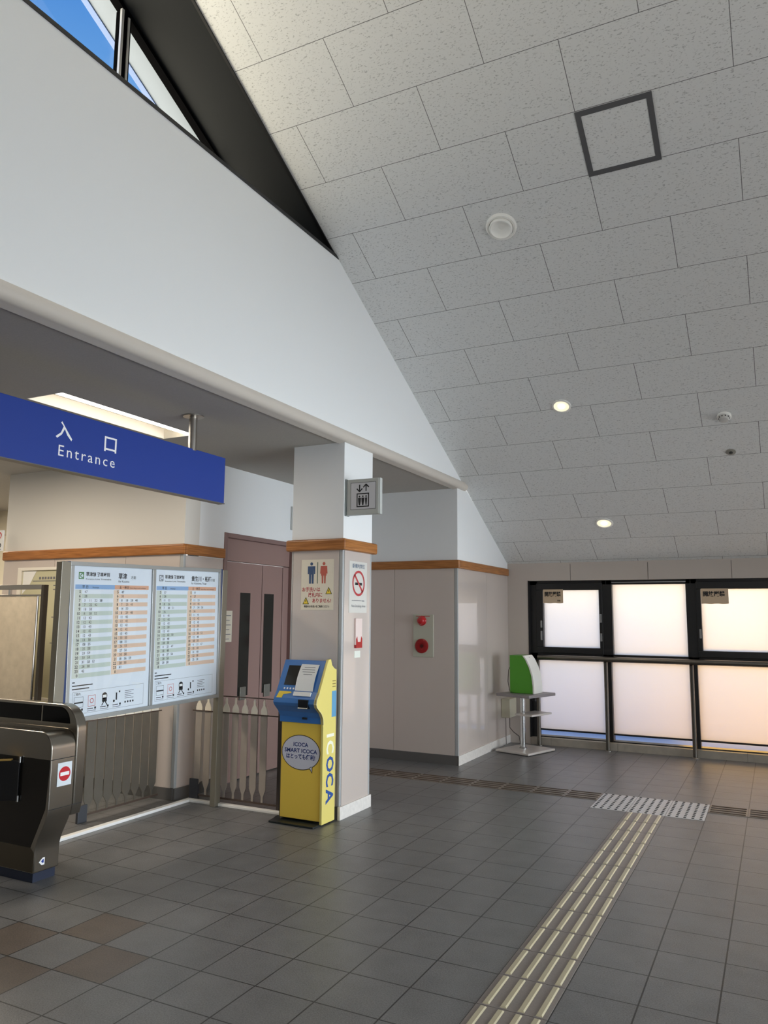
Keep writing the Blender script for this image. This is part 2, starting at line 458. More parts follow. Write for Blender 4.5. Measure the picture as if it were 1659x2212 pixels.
# pier by the window wall: white above, panels below
pier = MB().prism([(4.19, 2.145), (6.03, 2.145), (6.03, zc(6.03)+0.01), (4.50, 3.04), (4.19, 3.04)], FX, -3.95, -2.25)
pier = pier.build('wall_pier', WHITE)
struct(pier, 'white pier between the lift lobby and the window wall', 'wall')
def panels(name, fr, a_edges, b0, b1, c0, c1, parent):
    for a0, a1 in zip(a_edges[:-1], a_edges[1:]):
        MB().prism([(a0+0.002, b0), (a1-0.002, b0), (a1-0.002, b1), (a0+0.002, b1)], fr, c0, c1).build(name, PANEL, parent, bevel=0.0015)
MB().box(-3.94, -2.262, 4.20, 6.02, 0.0, 2.13).build('panel_core', PANELJ, pier)
panels('wall_panel', FY, [-3.95, -3.03, -2.29], 0.0, 2.14, -4.201, -4.19, pier)
panels('wall_panel', FX, [4.215, 5.15, 6.03], 0.0, 2.14, -2.262, -2.252, pier)
MB().box(-2.290, -2.250, 4.190, 4.215, 0.0, 2.14).build('corner_strip', mat('corner_strip_grey', (170, 172, 172), 0.35), pier, bevel=0.006)
bbf = MB().box(-3.8, -2.245, 4.178, 4.19, 0.0, 0.10).build('baseboard_lobby', BASEG)
struct(bbf, 'dark grey baseboard along the shaded lobby wall', 'baseboard')
bbr = MB().box(-2.252, -2.238, 4.178, 6.0, 0.0, 0.10).build('baseboard_pier', BASEL)
struct(bbr, 'pale baseboard along the lit side of the pier', 'baseboard')
wb = MB().box(-3.8, -2.222, 4.162, 4.19, 2.125, 2.22); wb.box(-2.252, -2.222, 4.19, 5.97, 2.125, 2.22)
wb = wb.build('trim_5', WOOD, bevel=0.014, seg=3)
struct(wb, 'brown wooden rail around the pier', 'trim')

# column
col = MB().box(-2.75, -2.25, 1.63, 2.135, 2.145, 3.04).build('column', WHITE)
struct(col, 'square white-topped column beside the ticket gates', 'column')
MB().box(-2.742, -2.262, 1.64, 2.127, 0.0, 2.13).build('panel_core', PANELJ, col)
panels('wall_panel', FY, [-2.735, -2.285], 0.10, 2.14, -1.641, -1.630, col)
panels('wall_panel', FX, [1.66, 2.11], 0.10, 2.14, -2.262, -2.250, col)
MB().box(-2.285, -2.250, 1.630, 1.66, 0.10, 2.14).build('corner_strip', MATS['corner_strip_grey'], col, bevel=0.008)
MB().box(-2.265, -2.250, 2.11, 2.135, 0.10, 2.14).build('corner_strip', MATS['corner_strip_grey'], col, bevel=0.004)
MB().box(-2.750, -2.735, 1.630, 1.66, 0.10, 2.14).build('corner_strip', PANELJ, col, bevel=0.004)
MB().box(-2.75, -2.262, 1.625, 1.64, 0.0, 0.10).build('baseboard', BASEG, col)
MB().box(-2.262, -2.238, 1.622, 2.145, 0.0, 0.10).build('baseboard', BASEL, col, bevel=0.002)
MB().box(-2.79, -2.21, 1.59, 2.175, 2.125, 2.22).build('wooden_rail', WOOD, col, bevel=0.016, seg=3)

# inner wall facing the gates and the lift lobby side wall
WARM = mat('lamp_warmed_white', (222, 218, 210), 0.75, bump=0.08, bscale=180)  # white wall; the warmth of the lamps is put into this colour
wi = MB().box(-6.22, -3.82, 1.5, 1.7, 2.145, 3.03).build('wall_inner', WARM)
struct(wi, 'white wall behind the ticket gates, warm lamp light in its colour', 'wall')
MB().box(-6.21, -3.835, 1.512, 1.7, 0.0, 2.12).build('panel_core', PANELJ, wi)
panels('wall_panel', FY, [-6.22, -5.47, -4.52, -3.86], 0.10, 2.14, -1.512, -1.50, wi)
MB().box(-6.22, -3.83, 1.49, 1.512, 0.0, 0.10).build('baseboard', BASEG, wi)
DY0, DY1, DZ = 2.06, 3.28, 2.38
wl = MB().box(-3.95, -3.82, 1.7, DY0, 2.12, 3.03); wl.box(-3.95, -3.82, DY0, DY1, DZ, 3.03); wl.box(-3.95, -3.82, DY1, 4.19, 2.12, 3.03)
wl = wl.build('wall_lobby', WHITE)
struct(wl, 'white side wall of the lift lobby', 'wall')
MB().box(-3.90, -3.822, 1.515, DY0, 0.0, 2.12).build('wall_panel', PANEL, wl, bevel=0.002)
MB().box(-3.95, -3.822, DY1, 4.19, 0.0, 2.12).build('wall_panel', PANEL, wl, bevel=0.002)
MB().box(-3.86, -3.818, 1.498, 1.53, 0.10, 2.14).build('corner_strip', MATS['corner_strip_grey'], wl, bevel=0.006)
MB().box(-3.95, -3.808, 1.495, DY0, 0.0, 0.10).build('baseboard', BASEG, wl)
tr = MB().box(-6.22, -3.79, 1.47, 1.5, 2.125, 2.22); tr.box(-3.825, -3.79, 1.5, DY0, 2.125, 2.22)
tr = tr.build('trim_6', WOOD, bevel=0.014, seg=3)
struct(tr, 'brown wooden rail along the wall behind the gates', 'trim')

# office end, further back on the left
ow = MB().box(-9.0, -6.22, 3.4, 3.5, 0.0, 3.03).build('wall_office', mat('pale_cream_wall', (224, 216, 196), 0.8))
struct(ow, 'pale cream wall far behind the ticket gates', 'wall')
lw = MB().box(-9.1, -9.0, -9.0, 3.5, 0.0, 3.13).build('wall_west', WARM)
struct(lw, 'warm-tinted wall at the far side of the paid area', 'wall')
bw = MB().box(-9.1, 1.7, -9.1, -9.0, 0.0, 4.6); bw.box(1.7, 4.3, -9.1, -9.0, 2.5, 4.2); bw.box(4.3, 5.6, -9.1, -9.0, 0.0, 4.2)
bw = bw.build('wall_back', WHITE); struct(bw, 'rear wall with an entrance behind the camera', 'wall')
rw = MB().box(5.5, 5.6, -9.0, -6.2, 0.0, 2.75); rw.box(5.5, 5.6, -1.0, -0.7, 0.0, 2.75); rw.box(5.5, 5.6, -0.7, 6.3, 2.3, 2.75); rw.box(5.5, 5.6, 4.8, 6.3, 0.0, 2.3)
rw.prism([(-9.0, 2.75), (5.0, 2.75), (YR+0.6, zc(YR+0.6)), (YR-0.6, zc(YR+0.6)), (-9.0, 2.75)][:4], FX, 5.5, 5.6)
rw.prism([(-9.0, 2.74), (-6.0, 2.75), (YR-0.6, zc(YR+0.6))], FX, 5.5, 5.6)
rw = rw.build('wall_right', mat('grey_wall_paint', (150, 148, 144), 0.8)); struct(rw, 'grey right wall with a wide side entrance', 'wall')

# ------------------------------------------------------------------ window wall
WY = 5.99
fw = MB().box(-3.95, -1.975, WY, 6.30, 0.0, 2.40)
fw.box(-1.975, 5.5, WY, 6.30, 2.06, 2.40)
fw = fw.build('wall_far', mat('beige_far_wall', (196, 186, 178), 0.5), None)
struct(fw, 'beige wall around the long frosted window', 'wall')
js = MB()
for x in (-1.42, -0.476, 0.455, 1.40, 2.34): js.box(x-0.003, x+0.003, WY-0.002, WY+0.002, 2.06, 2.27)
js.build('panel_seam', mat('seam_dark', (110, 104, 98), 0.6), fw)
ws = MB()
xx = -1.975
for x1 in (-1.71, -0.90, -0.02, 0.52, 1.40, 2.6, 5.5):
    ws.box(xx+0.0015, x1-0.0015, WY, 6.30, 0.0, 0.088); xx = x1
ws = ws.build('baseboard_window', mat('stone_sill', (168, 160, 148), 0.4, vary=0.1, bscale=9))
struct(ws, 'beige stone kerb below the frosted window', 'baseboard')
# bays
GY0, GY1 = 6.09, 6.20
HAND = mat('window_handle_grey', (150, 150, 150), 0.4, metal=0.6)
bays = [(-1.975, -1.00, 'sash'), (-1.00, -0.01, 'fixed'), (-0.01, 0.95, 'sash'), (0.95, 1.93, 'fixed'), (1.93, 2.90, 'sash'), (2.90, 3.9, 'fixed'), (3.9, 5.5, 'fixed')]
desc = ['frosted window bay in the corner by the green box', 'tall frosted window bay between the two notices', 'frosted window bay with a notice at its top left, right of the middle bay', 'frosted window bay at the right picture edge', 'frosted window bay beyond the right picture edge', 'frosted window bay further right, outside the picture', 'frosted window bay at the far right end']
for i, (x0, x1, kind) in enumerate(bays):
    w = thing('window_%d' % (i+1), ((x0+x1)/2, GY0, 0.1), desc[i], 'window', None, 'structure')
    fr = MB()
    lo0 = x0 if i == 0 else x0+0.035
    # outer members (each bay owns its left post)
    fr.box(x0 if i == 0 else x0-0.04, x0+0.085 if i == 0 else x0+0.04, GY0-0.02, GY1, 0.088, 1.05)
    fr.box(x0 if i == 0 else x0-0.055, x0+0.10 if i == 0 else x0+0.07, GY0-0.02, GY1, 1.05, 2.06)
    fr.box(x0, x1, GY0-0.02, GY1, 1.05, 1.14)
    fr.box(x0, x1, GY0-0.02, GY1, 2.005, 2.06)
    fr.box(x0, x1, GY0-0.01, GY1, 0.078, 0.100)
    fr.box(x0, x1, GY0+0.03, GY1-0.02, 0.165, 0.185)
    fr.build('window_frame', BLACK, w, bevel=0.003)
    if i == 0:
        MB().box(x0-0.003, x0+0.005, WY-0.004, GY0, 0.088, 2.065).build('reveal_strip', mat('reveal_aluminium', (60, 60, 60), 0.3, metal=0.7), w)
    if kind == 'sash':
        sx0 = x0 + (0.085 if i == 0 else 0.06); sx1 = x1 - 0.045
        px0 = x0 + (0.175 if i == 0 else 0.112); px1 = x1 - 0.088
        z0, z1, pz0, pz1 = 1.14, 2.03, 1.215, 1.94
        s = MB(); s.box(sx0, sx1, GY0-0.035, GY1-0.03, pz1, z1); s.box(sx0, sx1, GY0-0.035, GY1-0.03, z0, pz0)
        s.box(sx0, px0, GY0-0.035, GY1-0.03, pz0, pz1); s.box(px1, sx1, GY0-0.035, GY1-0.03, pz0, pz1)
        sash = s.build('sash', BLACK, w, bevel=0.004)
        MB().rect(F((0, GY0+0.03, 0), (1,0,0), (0,0,1), (0,-1,0)), px0, px1, pz0, pz1, 0).build('pane', FROST, sash)
        hb = MB()
        hs = ((px0-0.025, 1.30, 1.42), (px0-0.025, 1.46, 1.55), (px1+0.02, 1.30, 1.40), (px1+0.02, 1.53, 1.64)) if i == 0 else ((px0-0.02, 1.36, 1.47),)
        for hx, hz0, hz1 in hs:
            MB().box(hx-0.011, hx+0.011, GY0-0.052, GY0-0.034, hz0, hz1).build('handle', HAND, sash, bevel=0.004)
    else:
        MB().rect(F((0, GY0+0.05, 0), (1,0,0), (0,0,1), (0,-1,0)), x0+0.03, x1-0.03, 1.13, 2.01, 0).build('upper_pane', FROST, w)
        MB().box(x0+0.07, x1-0.05, GY0-0.022, GY0-0.014, 2.028, 2.036).build('highlight_strip', ALU, w)  # pale strip painting the highlight along the top frame, no separate track
    MB().rect(F((0, GY0+0.05, 0), (1,0,0), (0,0,1), (0,-1,0)), lo0, x1, 0.175, 1.06, 0).build('lower_pane', FROST, w)
    MB().rect(F((0, GY0+0.05, 0), (1,0,0), (0,0,1), (0,-1,0)), lo0, x1, 0.09, 0.17, 0).build('clear_pane', CLEAR, w)

# outside, seen only as glow and colour through the glass
EXT = mat('pale_outdoor_deck', (154, 147, 134), 0.8, vary=0.08, bscale=2)
sp_b = MB().box(-12, 16, 6.3, 7.5, -0.35, -0.01).build('outside_walkway', mat('walkway_skylight_tint', (172, 204, 255), 0.7))  # blue sky light on shaded ground, painted into the walkway colour
struct(sp_b, 'walkway strip just outside the frosted window, blue sky light in its colour', 'ground')
ed = MB().box(-12, 16, 7.5, 30, -0.35, -0.02).build('outside_ground', EXT)
struct(ed, 'pale blue-grey ground outside the frosted window', 'ground')
pw = MB().box(-12, -0.35, 7.5, 7.7, -0.05, 1.45).build('added_shade_wall', mat('shade_wall_grey', (146, 142, 140), 0.8))  # unseen wall, added to dim the lower panes on the left
struct(pw, 'unseen low wall added outside the frosted window to dim its lower panes', 'wall')
pw2 = MB().box(-0.35, 9, 7.9, 8.1, -0.05, 0.95).build('added_glow_wall', mat('glow_wall_tan', (190, 150, 76), 0.8))  # unseen wall, added for the warm glow in the lower right panes
struct(pw2, 'unseen tan wall added outside the right part of the frosted window for warm glow', 'wall')
lr = MB().box(-14, -3.05, -12, 6.0, 4.45, 4.55).build('added_bounce_roof', mat('bounce_roof_pale', (226, 222, 208), 0.7))  # unseen roof, added and raised to bounce sun onto the ceiling edge
struct(lr, 'unseen pale roof added outside the gable window to bounce sunlight', 'roof')

ob = MB().box(9.0, 9.3, -6, 6.2, -0.1, 4.5).build('added_skyline_block', mat('skyline_block_grey', (120, 118, 116), 0.8))  # unseen block, added to keep the bright horizon out of the side openings
struct(ob, 'unseen grey block added across from the side entrance to hide the bright horizon', 'wall')

# gable window high on the left
gv = thing('window_8', (-2.75, -0.5, 4.6), 'triangular gable window above the white wall, blue sky behind', 'window', None, 'structure')
gf = MB()
gf.prism([(1.40, zc(1.40)-0.01), (1.40, zc(1.40)+0.02), (YR, ZR+0.02), (YR, ZR-0.055)], FX, -2.80, -2.74)
gf.box(-2.80, -2.74, YR, 1.30, 4.60, 4.66)
GBLK = mat('gable_frame_black', (7, 7, 8), 0.95, spec=0.02)
gf.build('window_frame', GBLK, gv)
MB().box(-2.80, -2.735, -0.535, -0.465, 4.6, zc(-0.5)-0.03).build('mullion', GBLK, gv)
mu = MB().box(-2.745, -2.728, -0.553, -0.533, 4.6, zc(-0.54)-0.06); mu.box(-2.745, -2.728, -0.495, -0.480, 4.6, zc(-0.49)-0.06)
mu.build('mullion_glint', mat('sunlit_aluminium', (236, 232, 228), 0.25, metal=0.6), gv)  # aluminium edges, with the sun's glint put into the pale colour
MB().prism([(0.44, zc(0.44)-0.05), (0.47, zc(0.47)-0.05), (0.47, zc(0.47)-0.10), (0.44, zc(0.44)-0.10)], FX, -2.745, -2.725).build('frame_clip', MATS['sunlit_aluminium'], gv)
MB().flat([(YR, 4.64), (1.30, 4.64), (1.30, zc(1.30)), (YR, ZR)], FX, -2.772).build('pane', CLEAR, gv)

# floor kerb
KB = mat('white_kerb', (244, 243, 240), 0.6)
kb = MB().box(-3.725, -3.675, -0.22, 1.585, 0.0, 0.022); kb.box(-3.675, -2.68, 1.535, 1.585, 0.0, 0.022)
kb = kb.build('floor_kerb', KB, bevel=0.004)
struct(kb, 'low white kerb on the floor in front of the fences', 'kerb')

# ------------------------------------------------------------------ door of the lift lobby
DOORC = mat('mauve_brown_door', (146, 118, 112), 0.45)
d = thing('door_1', (-3.85, 2.67, 0), 'mauve-brown double door with two narrow dark windows', 'door', None, 'structure')
fr = MB(); fr.box(-3.93, -3.805, DY0, DY0+0.045, 0.0, DZ); fr.box(-3.93, -3.805, DY1-0.045, DY1, 0.0, DZ); fr.box(-3.93, -3.805, DY0+0.045, DY1-0.045, DZ-0.045, DZ)
fr.build('door_frame', mat('mauve_door_frame', (132, 106, 102), 0.45), d, bevel=0.004)
MB().box(-3.92, -3.85, DY0+0.045, DY1-0.045, 2.115, DZ-0.045).build('transom_panel', DOORC, d, bevel=0.003)
MB().box(-3.92, -3.855, DY0+0.045, 2.385, 0.0, 2.108).build('side_panel', DOORC, d, bevel=0.003)
WD = mat('dark_door_glass', (30, 32, 30), 0.12)
for (y0, y1, w0, w1) in ((2.39, 2.755, 2.395, 2.56), (2.765, 3.125, 2.80, 2.97)):
    lf = MB().box(-3.92, -3.862, y0, y1, 0.01, 2.108).build('door_leaf', DOORC, d, bevel=0.003)
    MB().box(-3.865, -3.860, w0, w1, 0.80, 1.81).build('narrow_window', WD, lf)
    MB().box(-3.862, -3.845, w0+0.025, w1-0.045, 0.76, 0.885).build('handle_plate', mat('handle_plate_grey', (126, 126, 120), 0.4, metal=0.5), lf, bevel=0.003)
MB().box(-3.92, -3.857, 3.13, DY1-0.045, 0.0, 2.108).build('side_panel', DOORC, d, bevel=0.003)
fp = F((-3.853, 2.13, 1.33), (0,1,0), (0,0,1), (1,0,0))
pp = MB().prism([(0,0),(0.135,0),(0.135,0.30),(0,0.30)], fp, 0.0, 0.002).build('door_notice', CREAMP)
tag(pp, 'small cream notice taped on the mauve door panel', 'notice')
q = MB()
for i in range(6): q.rect(fp, 0.02, 0.115 - 0.02*(i % 2), 0.25-0.045*i, 0.256-0.045*i, 0.003)
q.build('print_lines', GREYINK, pp)
ps = MB().box(-3.819, -3.800, 3.19, 3.33, 2.52, 2.78).build('wall_plate', mat('grey_plate', (190, 192, 190), 0.5), bevel=0.004)
tag(ps, 'small grey plate high on the lobby wall, half hidden behind the column', 'plate')

# ------------------------------------------------------------------ tactile paving
TAC = mat('tactile_tile', (136, 128, 124), 0.4, bump=0.2, bscale=150, vary=0.08)
TACB = mat('tactile_bar', (190, 181, 152), 0.35)
TACD = mat('dot_tile_glare', (212, 211, 213), 0.4, bump=0.15, bscale=150)  # window glare on the floor painted into this pale base
TACK = mat('tactile_bronze_bar', (78, 64, 54), 0.4)
TACX = mat('tactile_brown_tile', (132, 122, 112), 0.4, bump=0.2, bscale=150, vary=0.08)
def bars(mb, x0, y0, along):
    for k in range(4):
        c = 0.0375 + 0.075*k
        lo, hi = 0.012, 0.288
        def p(a, b, z): return (x0+a, y0+b, z) if along == 'y' else (x0+b, y0+a, z)
        wb_, wt, h = 0.0145, 0.0095, 0.0085
        vs = [p(c-wb_, lo, 0.003), p(c+wb_, lo, 0.003), p(c+wb_, hi, 0.003), p(c-wb_, hi, 0.003),
              p(c-wt, lo+0.006, h), p(c+wt, lo+0.006, h), p(c+wt, hi-0.006, h), p(c-wt, hi-0.006, h)]
        mb.add(vs, [(0,3,2,1),(4,5,6,7),(0,1,5,4),(1,2,6,5),(2,3,7,6),(3,0,4,7)])
def strip(name, cells, along, barm, label, base=TAC):
    x, y = cells[0]
    s = thing(name, (x, y, 0), label, 'tactile paving', 'tactile paving on the concourse floor')
    b = MB(); k = MB()
    for (x, y) in cells:
        b.box(x+0.002, x+0.298, y+0.002, y+0.298, -0.01, 0.003); bars(k, x, y, along)
    b.build('paving_tile', base, s); k.build('guide_bars', barm, s)
strip('tactile_strip', [(-0.3, 0.3*i) for i in range(-14, 10)], 'y', TACB, 'long grey tactile strip with cream bars, running from the dotted patch toward the viewer')
strip('tactile_strip', [(-0.9-0.3*i, 3.3) for i in range(0, 10)], 'x', TACK, 'dark bronze tactile strip from the dotted patch to the lobby behind the column', TACX)
strip('tactile_strip', [(0.3+0.3*i, 3.3) for i in range(0, 16)], 'x', TACK, 'tactile strip from the dotted patch off to the right picture edge', TACX)
dp = thing('tactile_patch', (-0.15, 3.3, 0), 'patch of dotted tactile tiles where the strips meet, pale with painted window glare', 'tactile paving', 'tactile paving on the concourse floor')
b = MB(); dots = []
for i in range(3):
    for j in range(2):
        x, y = -0.6+0.3*i, 3.0+0.3*j
        b.box(x+0.002, x+0.298, y+0.002, y+0.298, -0.01, 0.003)
        for a in range(5):
            for c in range(5):
                fz = F((x+0.03+0.06*a, y+0.03+0.06*c, 0), (1,0,0), (0,1,0), (0,0,1))
                dots.append((math.hypot(x+0.03+0.06*a-0.9, y+0.03+0.06*c+3.85), fz))
b.build('paving_tile', TACD, dp)
TDM = mat('dot_shade_dark', (70, 70, 72), 0.4)  # dots painted dark for the shaded sides they show against the glare
dots.sort(key=lambda q: q[0]); DPROF = [(0.0125, 0.003), (0.0105, 0.0065), (0.0065, 0.0085)]
for _, fz in dots[:100]: MB().lathe(fz, DPROF, 10).build('warning_dot', TDM, dp)
k = MB()
for _, fz in dots[100:]: k.lathe(fz, DPROF, 10)
k.build('far_dots', TDM, dp)['kind'] = 'stuff'

# ------------------------------------------------------------------ ceiling fittings
hx0, hx1, hy0, hy1 = -0.115, 0.37, 0.875, 1.305
ha = thing('ceiling_hatch', ((hx0+hx1)/2, (hy0+hy1)/2, zc((hy0+hy1)/2)), 'square ceiling access hatch with a dark grey frame', 'hatch')
f0 = FC(hx0, hy0); L = (hy1-hy0)*kk; Wd = hx1-hx0; t = 0.036
m_ = MB()
for (a0, a1, b0, b1) in ((0, Wd, 0, t), (0, Wd, L-t, L), (0, t, t, L-t), (Wd-t, Wd, t, L-t)): m_.prism([(a0,b0),(a1,b0),(a1,b1),(a0,b1)], f0, -0.002, 0.006)
m_.build('hatch_frame', mat('dark_hatch_frame', (92, 92, 94), 0.5), ha)
MB().prism([(t,t),(Wd-t,t),(Wd-t,L-t),(t,L-t)], f0, -0.002, 0.0025).build('hatch_panel', CEIL, ha)
LAMPW = mat('lamp_white', (250, 249, 244), 0.35)
def downlight(x, y, r, label, lit):
    o = thing('downlight', (x, y, zc(y)), label, 'ceiling light', 'round ceiling downlights')
    f = FC(x, y)
    if not lit:
        MB().lathe(f, [(r, -0.002), (r, 0.012), (r*0.93, 0.024), (r*0.80, 0.024), (r*0.77, 0.008)], 40).build('lamp_ring', LAMPW, o, smooth=True)
        MB().lathe(f, [(r*0.76, 0.0), (r*0.76, 0.034), (r*0.71, 0.042), (r*0.66, 0.042), (r*0.62, 0.034), (r*0.45, 0.016), (r*0.2, 0.008), (0.001, 0.006)], 40).build('lamp_cover', LAMPW, o, smooth=True)
    else:
        MB().lathe(f, [(r, -0.002), (r, 0.005), (r*0.92, 0.009), (r*0.80, 0.008), (r*0.78, 0.002)], 36).build('lamp_ring', LAMPW, o, smooth=True)
        MB().lathe(f, [(r*0.80, -0.001), (r*0.80, 0.003), (r*0.5, 0.004), (0.001, 0.004)], 36).build('reflector', mat('lamp_reflector', (255, 246, 214), 0.3, emit=0.75), o)
        MB().lathe(f, [(r*0.36, 0.003), (r*0.34, 0.012), (r*0.2, 0.018), (0.001, 0.02)], 24).build('bulb', mat('lamp_bulb', (255, 240, 205), 0.3, emit=5.0), o, smooth=True)
        p = f(0, 0, 0.05)
        l = bpy.data.lights.new('downlight_lamp', 'SPOT'); l.energy = 6; l.color = (1.0, 0.86, 0.66); l.spot_size = math.radians(120); l.spot_blend = 0.6; l.shadow_soft_size = 0.05
        lo = bpy.data.objects.new('downlight_lamp', l); lo.location = p; C.objects.link(lo)
downlight(-0.828, 1.512, 0.118, 'large unlit white round ceiling light below the square hatch', False)
downlight(-0.85, 3.375, 0.092, 'lit round ceiling light in the middle of the sloping ceiling', True)
downlight(-0.832, 5.215, 0.10, 'lit round ceiling light lowest on the slope, above the window wall', True)
x, y = 0.562, 3.72
sd = thing('smoke_detector', (x, y, zc(y)), 'white domed smoke detector on the right part of the ceiling', 'smoke detector')
MB().lathe(FC(x, y), [(0.062, -0.002), (0.062, 0.014), (0.055, 0.020)], 32).build('detector_base', LAMPW, sd, smooth=True)
MB().lathe(FC(x, y), [(0.045, 0.018), (0.045, 0.034), (0.036, 0.05), (0.018, 0.056), (0.001, 0.057)], 32).build('detector_head', mat('detector_grey', (206, 204, 200), 0.5), sd, smooth=True)
k = MB()
for i in range(10):
    t_ = 2*math.pi*i/10
    p = FC(x, y)(0.0445*math.cos(t_), 0.0445*math.sin(t_), 0.030)
    k.lathe(F(p, (1,0,0), (0,1,0), (0,0,1)), [(0.005, -0.006), (0.005, 0.006)], 6)
k.build('detector_slots', INK, sd)
x, y = 0.585, 4.20
sk = thing('sprinkler', (x, y, zc(y)), 'small flat grey sprinkler disc on the ceiling, below the smoke detector', 'sprinkler')
MB().lathe(FC(x, y), [(0.045, -0.002), (0.045, 0.006), (0.035, 0.010)], 28).build('cover_plate', mat('sprinkler_grey', (150, 148, 140), 0.4), sk, smooth=True)
MB().lathe(FC(x, y), [(0.018, 0.008), (0.018, 0.016), (0.008, 0.02)], 16).build('sprinkler_nozzle', mat('sprinkler_dark', (70, 70, 66), 0.4), sk, smooth=True)

# recessed fluorescent over the gates
fl_ = thing('fluorescent_light', ((LX0+LX1)/2, (LY0+LY1)/2, 3.03), 'long recessed fluorescent lamp glowing behind the blue sign', 'ceiling light')
hs = MB(); hs.box(LX0, LX1, LY0, LY1, 3.115, 3.125); hs.box(LX0, LX0+0.006, LY0, LY1, 3.03, 3.12); hs.box(LX1-0.006, LX1, LY0, LY1, 3.03, 3.12)
hs.box(LX0, LX1, LY0, LY0+0.006, 3.03, 3.12); hs.box(LX0, LX1, LY1-0.006, LY1, 3.03, 3.12)
hs.build('lamp_housing', mat('lamp_housing_white', (236, 230, 218), 0.5), fl_)
MB().prism([(LY0+0.02, 3.037), (LY1-0.02, 3.037), (LY1-0.02, 3.06), (LY0+0.02, 3.06)], FX, LX1-0.10, LX1-0.012).build('lamp_tube', mat('tube_glow', (255, 250, 240), 0.4, emit=6.0), fl_, bevel=0.006)
def warm(name, x, y, sx, sy_, p):
    return area(name, (x, y, 2.99), (0, 0, 0), sx, sy_, p, (1.0, 0.88, 0.72))
warm('gate_lamp_light', -3.4, 0.25, 0.2, 1.2, 9)
warm('paid_area_lamp_light', -5.2, -0.4, 0.3, 1.2, 66)
warm('office_lamp_light', -7.6, 1.6, 0.4, 1.2, 85)

# ------------------------------------------------------------------ entrance sign
sg = thing('entrance_sign', (-2.83, -0.6, 2.43), 'long blue hanging sign with white entrance lettering over the gates', 'sign')
MB().box(-2.865, -2.812, -2.6, 0.780, 2.428, 2.780).build('sign_board', BLUE, sg, bevel=0.003)
MB().box(-2.870, -2.808, -2.6, 0.786, 2.424, 2.430).build('bottom_edge', mat('sign_edge', (120, 116, 112), 0.4, metal=0.5), sg)
fs = F((-2.811, 0, 0), (0,1,0), (0,0,1), (1,0,0))
k = MB(); k.text('入', fs, -0.783, 2.620, 0.080, 0, width=0.120, bold=0.012); k.build('character_lettering', WHITEP, sg, fix=False)
k = MB(); k.text('口', fs, -0.415, 2.610, 0.082, 0, width=0.100, bold=0.012); k.build('character_lettering', WHITEP, sg, fix=False)
k = MB(); k.text('Entrance', fs, -0.757, 2.508, 0.066, 0, width=0.435, space=1.28); k.build('word_lettering', WHITEP, sg, fix=False)
for yy in (0.425, -2.0):
    p = MB().tube([(-2.835, yy, 2.77), (-2.835, yy, 3.03)], 0.030, 20).build('hanging_pole', STEEL, sg, smooth=True)
    MB().lathe(F((-2.835, yy, 3.03), (1,0,0), (0,1,0), (0,0,-1)), [(0.075, 0.0), (0.075, 0.008), (0.04, 0.012)], 28).build('ceiling_flange', STEEL, p, smooth=True)

# ------------------------------------------------------------------ timetable board
tb = thing('timetable_board', (-3.385, 0.7, 0), 'freestanding timetable board with two white sheets on steel posts', 'timetable board')
POST = mat('post_grey_green', (146, 140, 126), 0.4, metal=0.5)
for (y0, y1) in ((-0.205, -0.125), (1.490, 1.560)):
    MB().box(-3.42, -3.365, y0, y1, 0.0, 1.975 if y0 > 0 else 1.94).build('post', POST, tb, bevel=0.004)
tn = 0.024
ux = Vector((0, math.cos(tn), math.sin(tn))); vx = Vector((0, -math.sin(tn), math.cos(tn)))
fb = F((-3.375, -0.105, 0.858), ux, vx, (1,0,0))
BW, BH = 1.60, 1.085
MB().prism([(0,0),(BW,0),(BW,BH),(0,BH)], fb, -0.035, -0.002).build('back_board', mat('board_white', (214, 222, 232), 0.4), tb)
k = MB()
for (a0,a1,b0,b1) in ((0,BW,0,0.028),(0,BW,BH-0.028,BH),(0,0.03,0.028,BH-0.028),(BW-0.025,BW,0.028,BH-0.028),(0.778,0.812,0.028,BH-0.028)):
    k.prism([(a0,b0),(a1,b0),(a1,b1),(a0,b1)], fb, -0.004, 0.012)
k.build('board_frame', mat('board_frame_alu', (176, 178, 176), 0.38, metal=0.6), tb, bevel=0.002)
for a0 in (-0.022, BW-0.004):
    MB().prism([(a0,0),(a0+0.022,0),(a0+0.022,BH),(a0,BH)], fb, -0.035, 0.008).build('blue_edge', mat('board_edge_blue', (40, 62, 112), 0.4), tb)
MB().rect(fb, 0.03, BW-0.025, 0.03, BH-0.03, 0.008).build('clear_cover', CLEAR, tb)
SHEET = mat('timetable_paper', (236, 241, 250), 0.55)
GRN = mat('row_green', (204, 214, 204), 0.6); ORG = mat('row_orange', (236, 202, 178), 0.6); HB = mat('head_blue', (150, 182, 224), 0.6); HO = mat('head_orange', (232, 176, 146), 0.6); LG = mat('hour_green', (220, 224, 214), 0.6); LO = mat('hour_orange', (242, 214, 190), 0.6)
GRL = mat('line_mark_green', (64, 128, 40), 0.6)
min_wk = ['47', '28', '3 11 22 38', '7 22 42', '18 38', '8 38 52', '12 42', '12 42', '13 43', '12 42', '12 43', '13 38', '08 25', '25 58', '23 59', '30 58', '31 58 12', '28 58', '42', '']
min_hd = ['47', '30', '8 18 28 48', '7 25 45', '14 50', '8 29 48', '11 42', '12 42', '12 42', '12 42', '13 45', '33 50', '08 31', '26 53', '27 56', '30 58', '18 36 59', '28 58', '41', '']
min_wk2 = ['57', '28', '11 33', '8 26', '7 30 51', '36', '11 41', '12 42', '12 42', '12 38', '12 41', '12 42 58', '18 48', '08 38', '4 21 47', '18 48', '18 37 58', '28 58', '28 58', '']
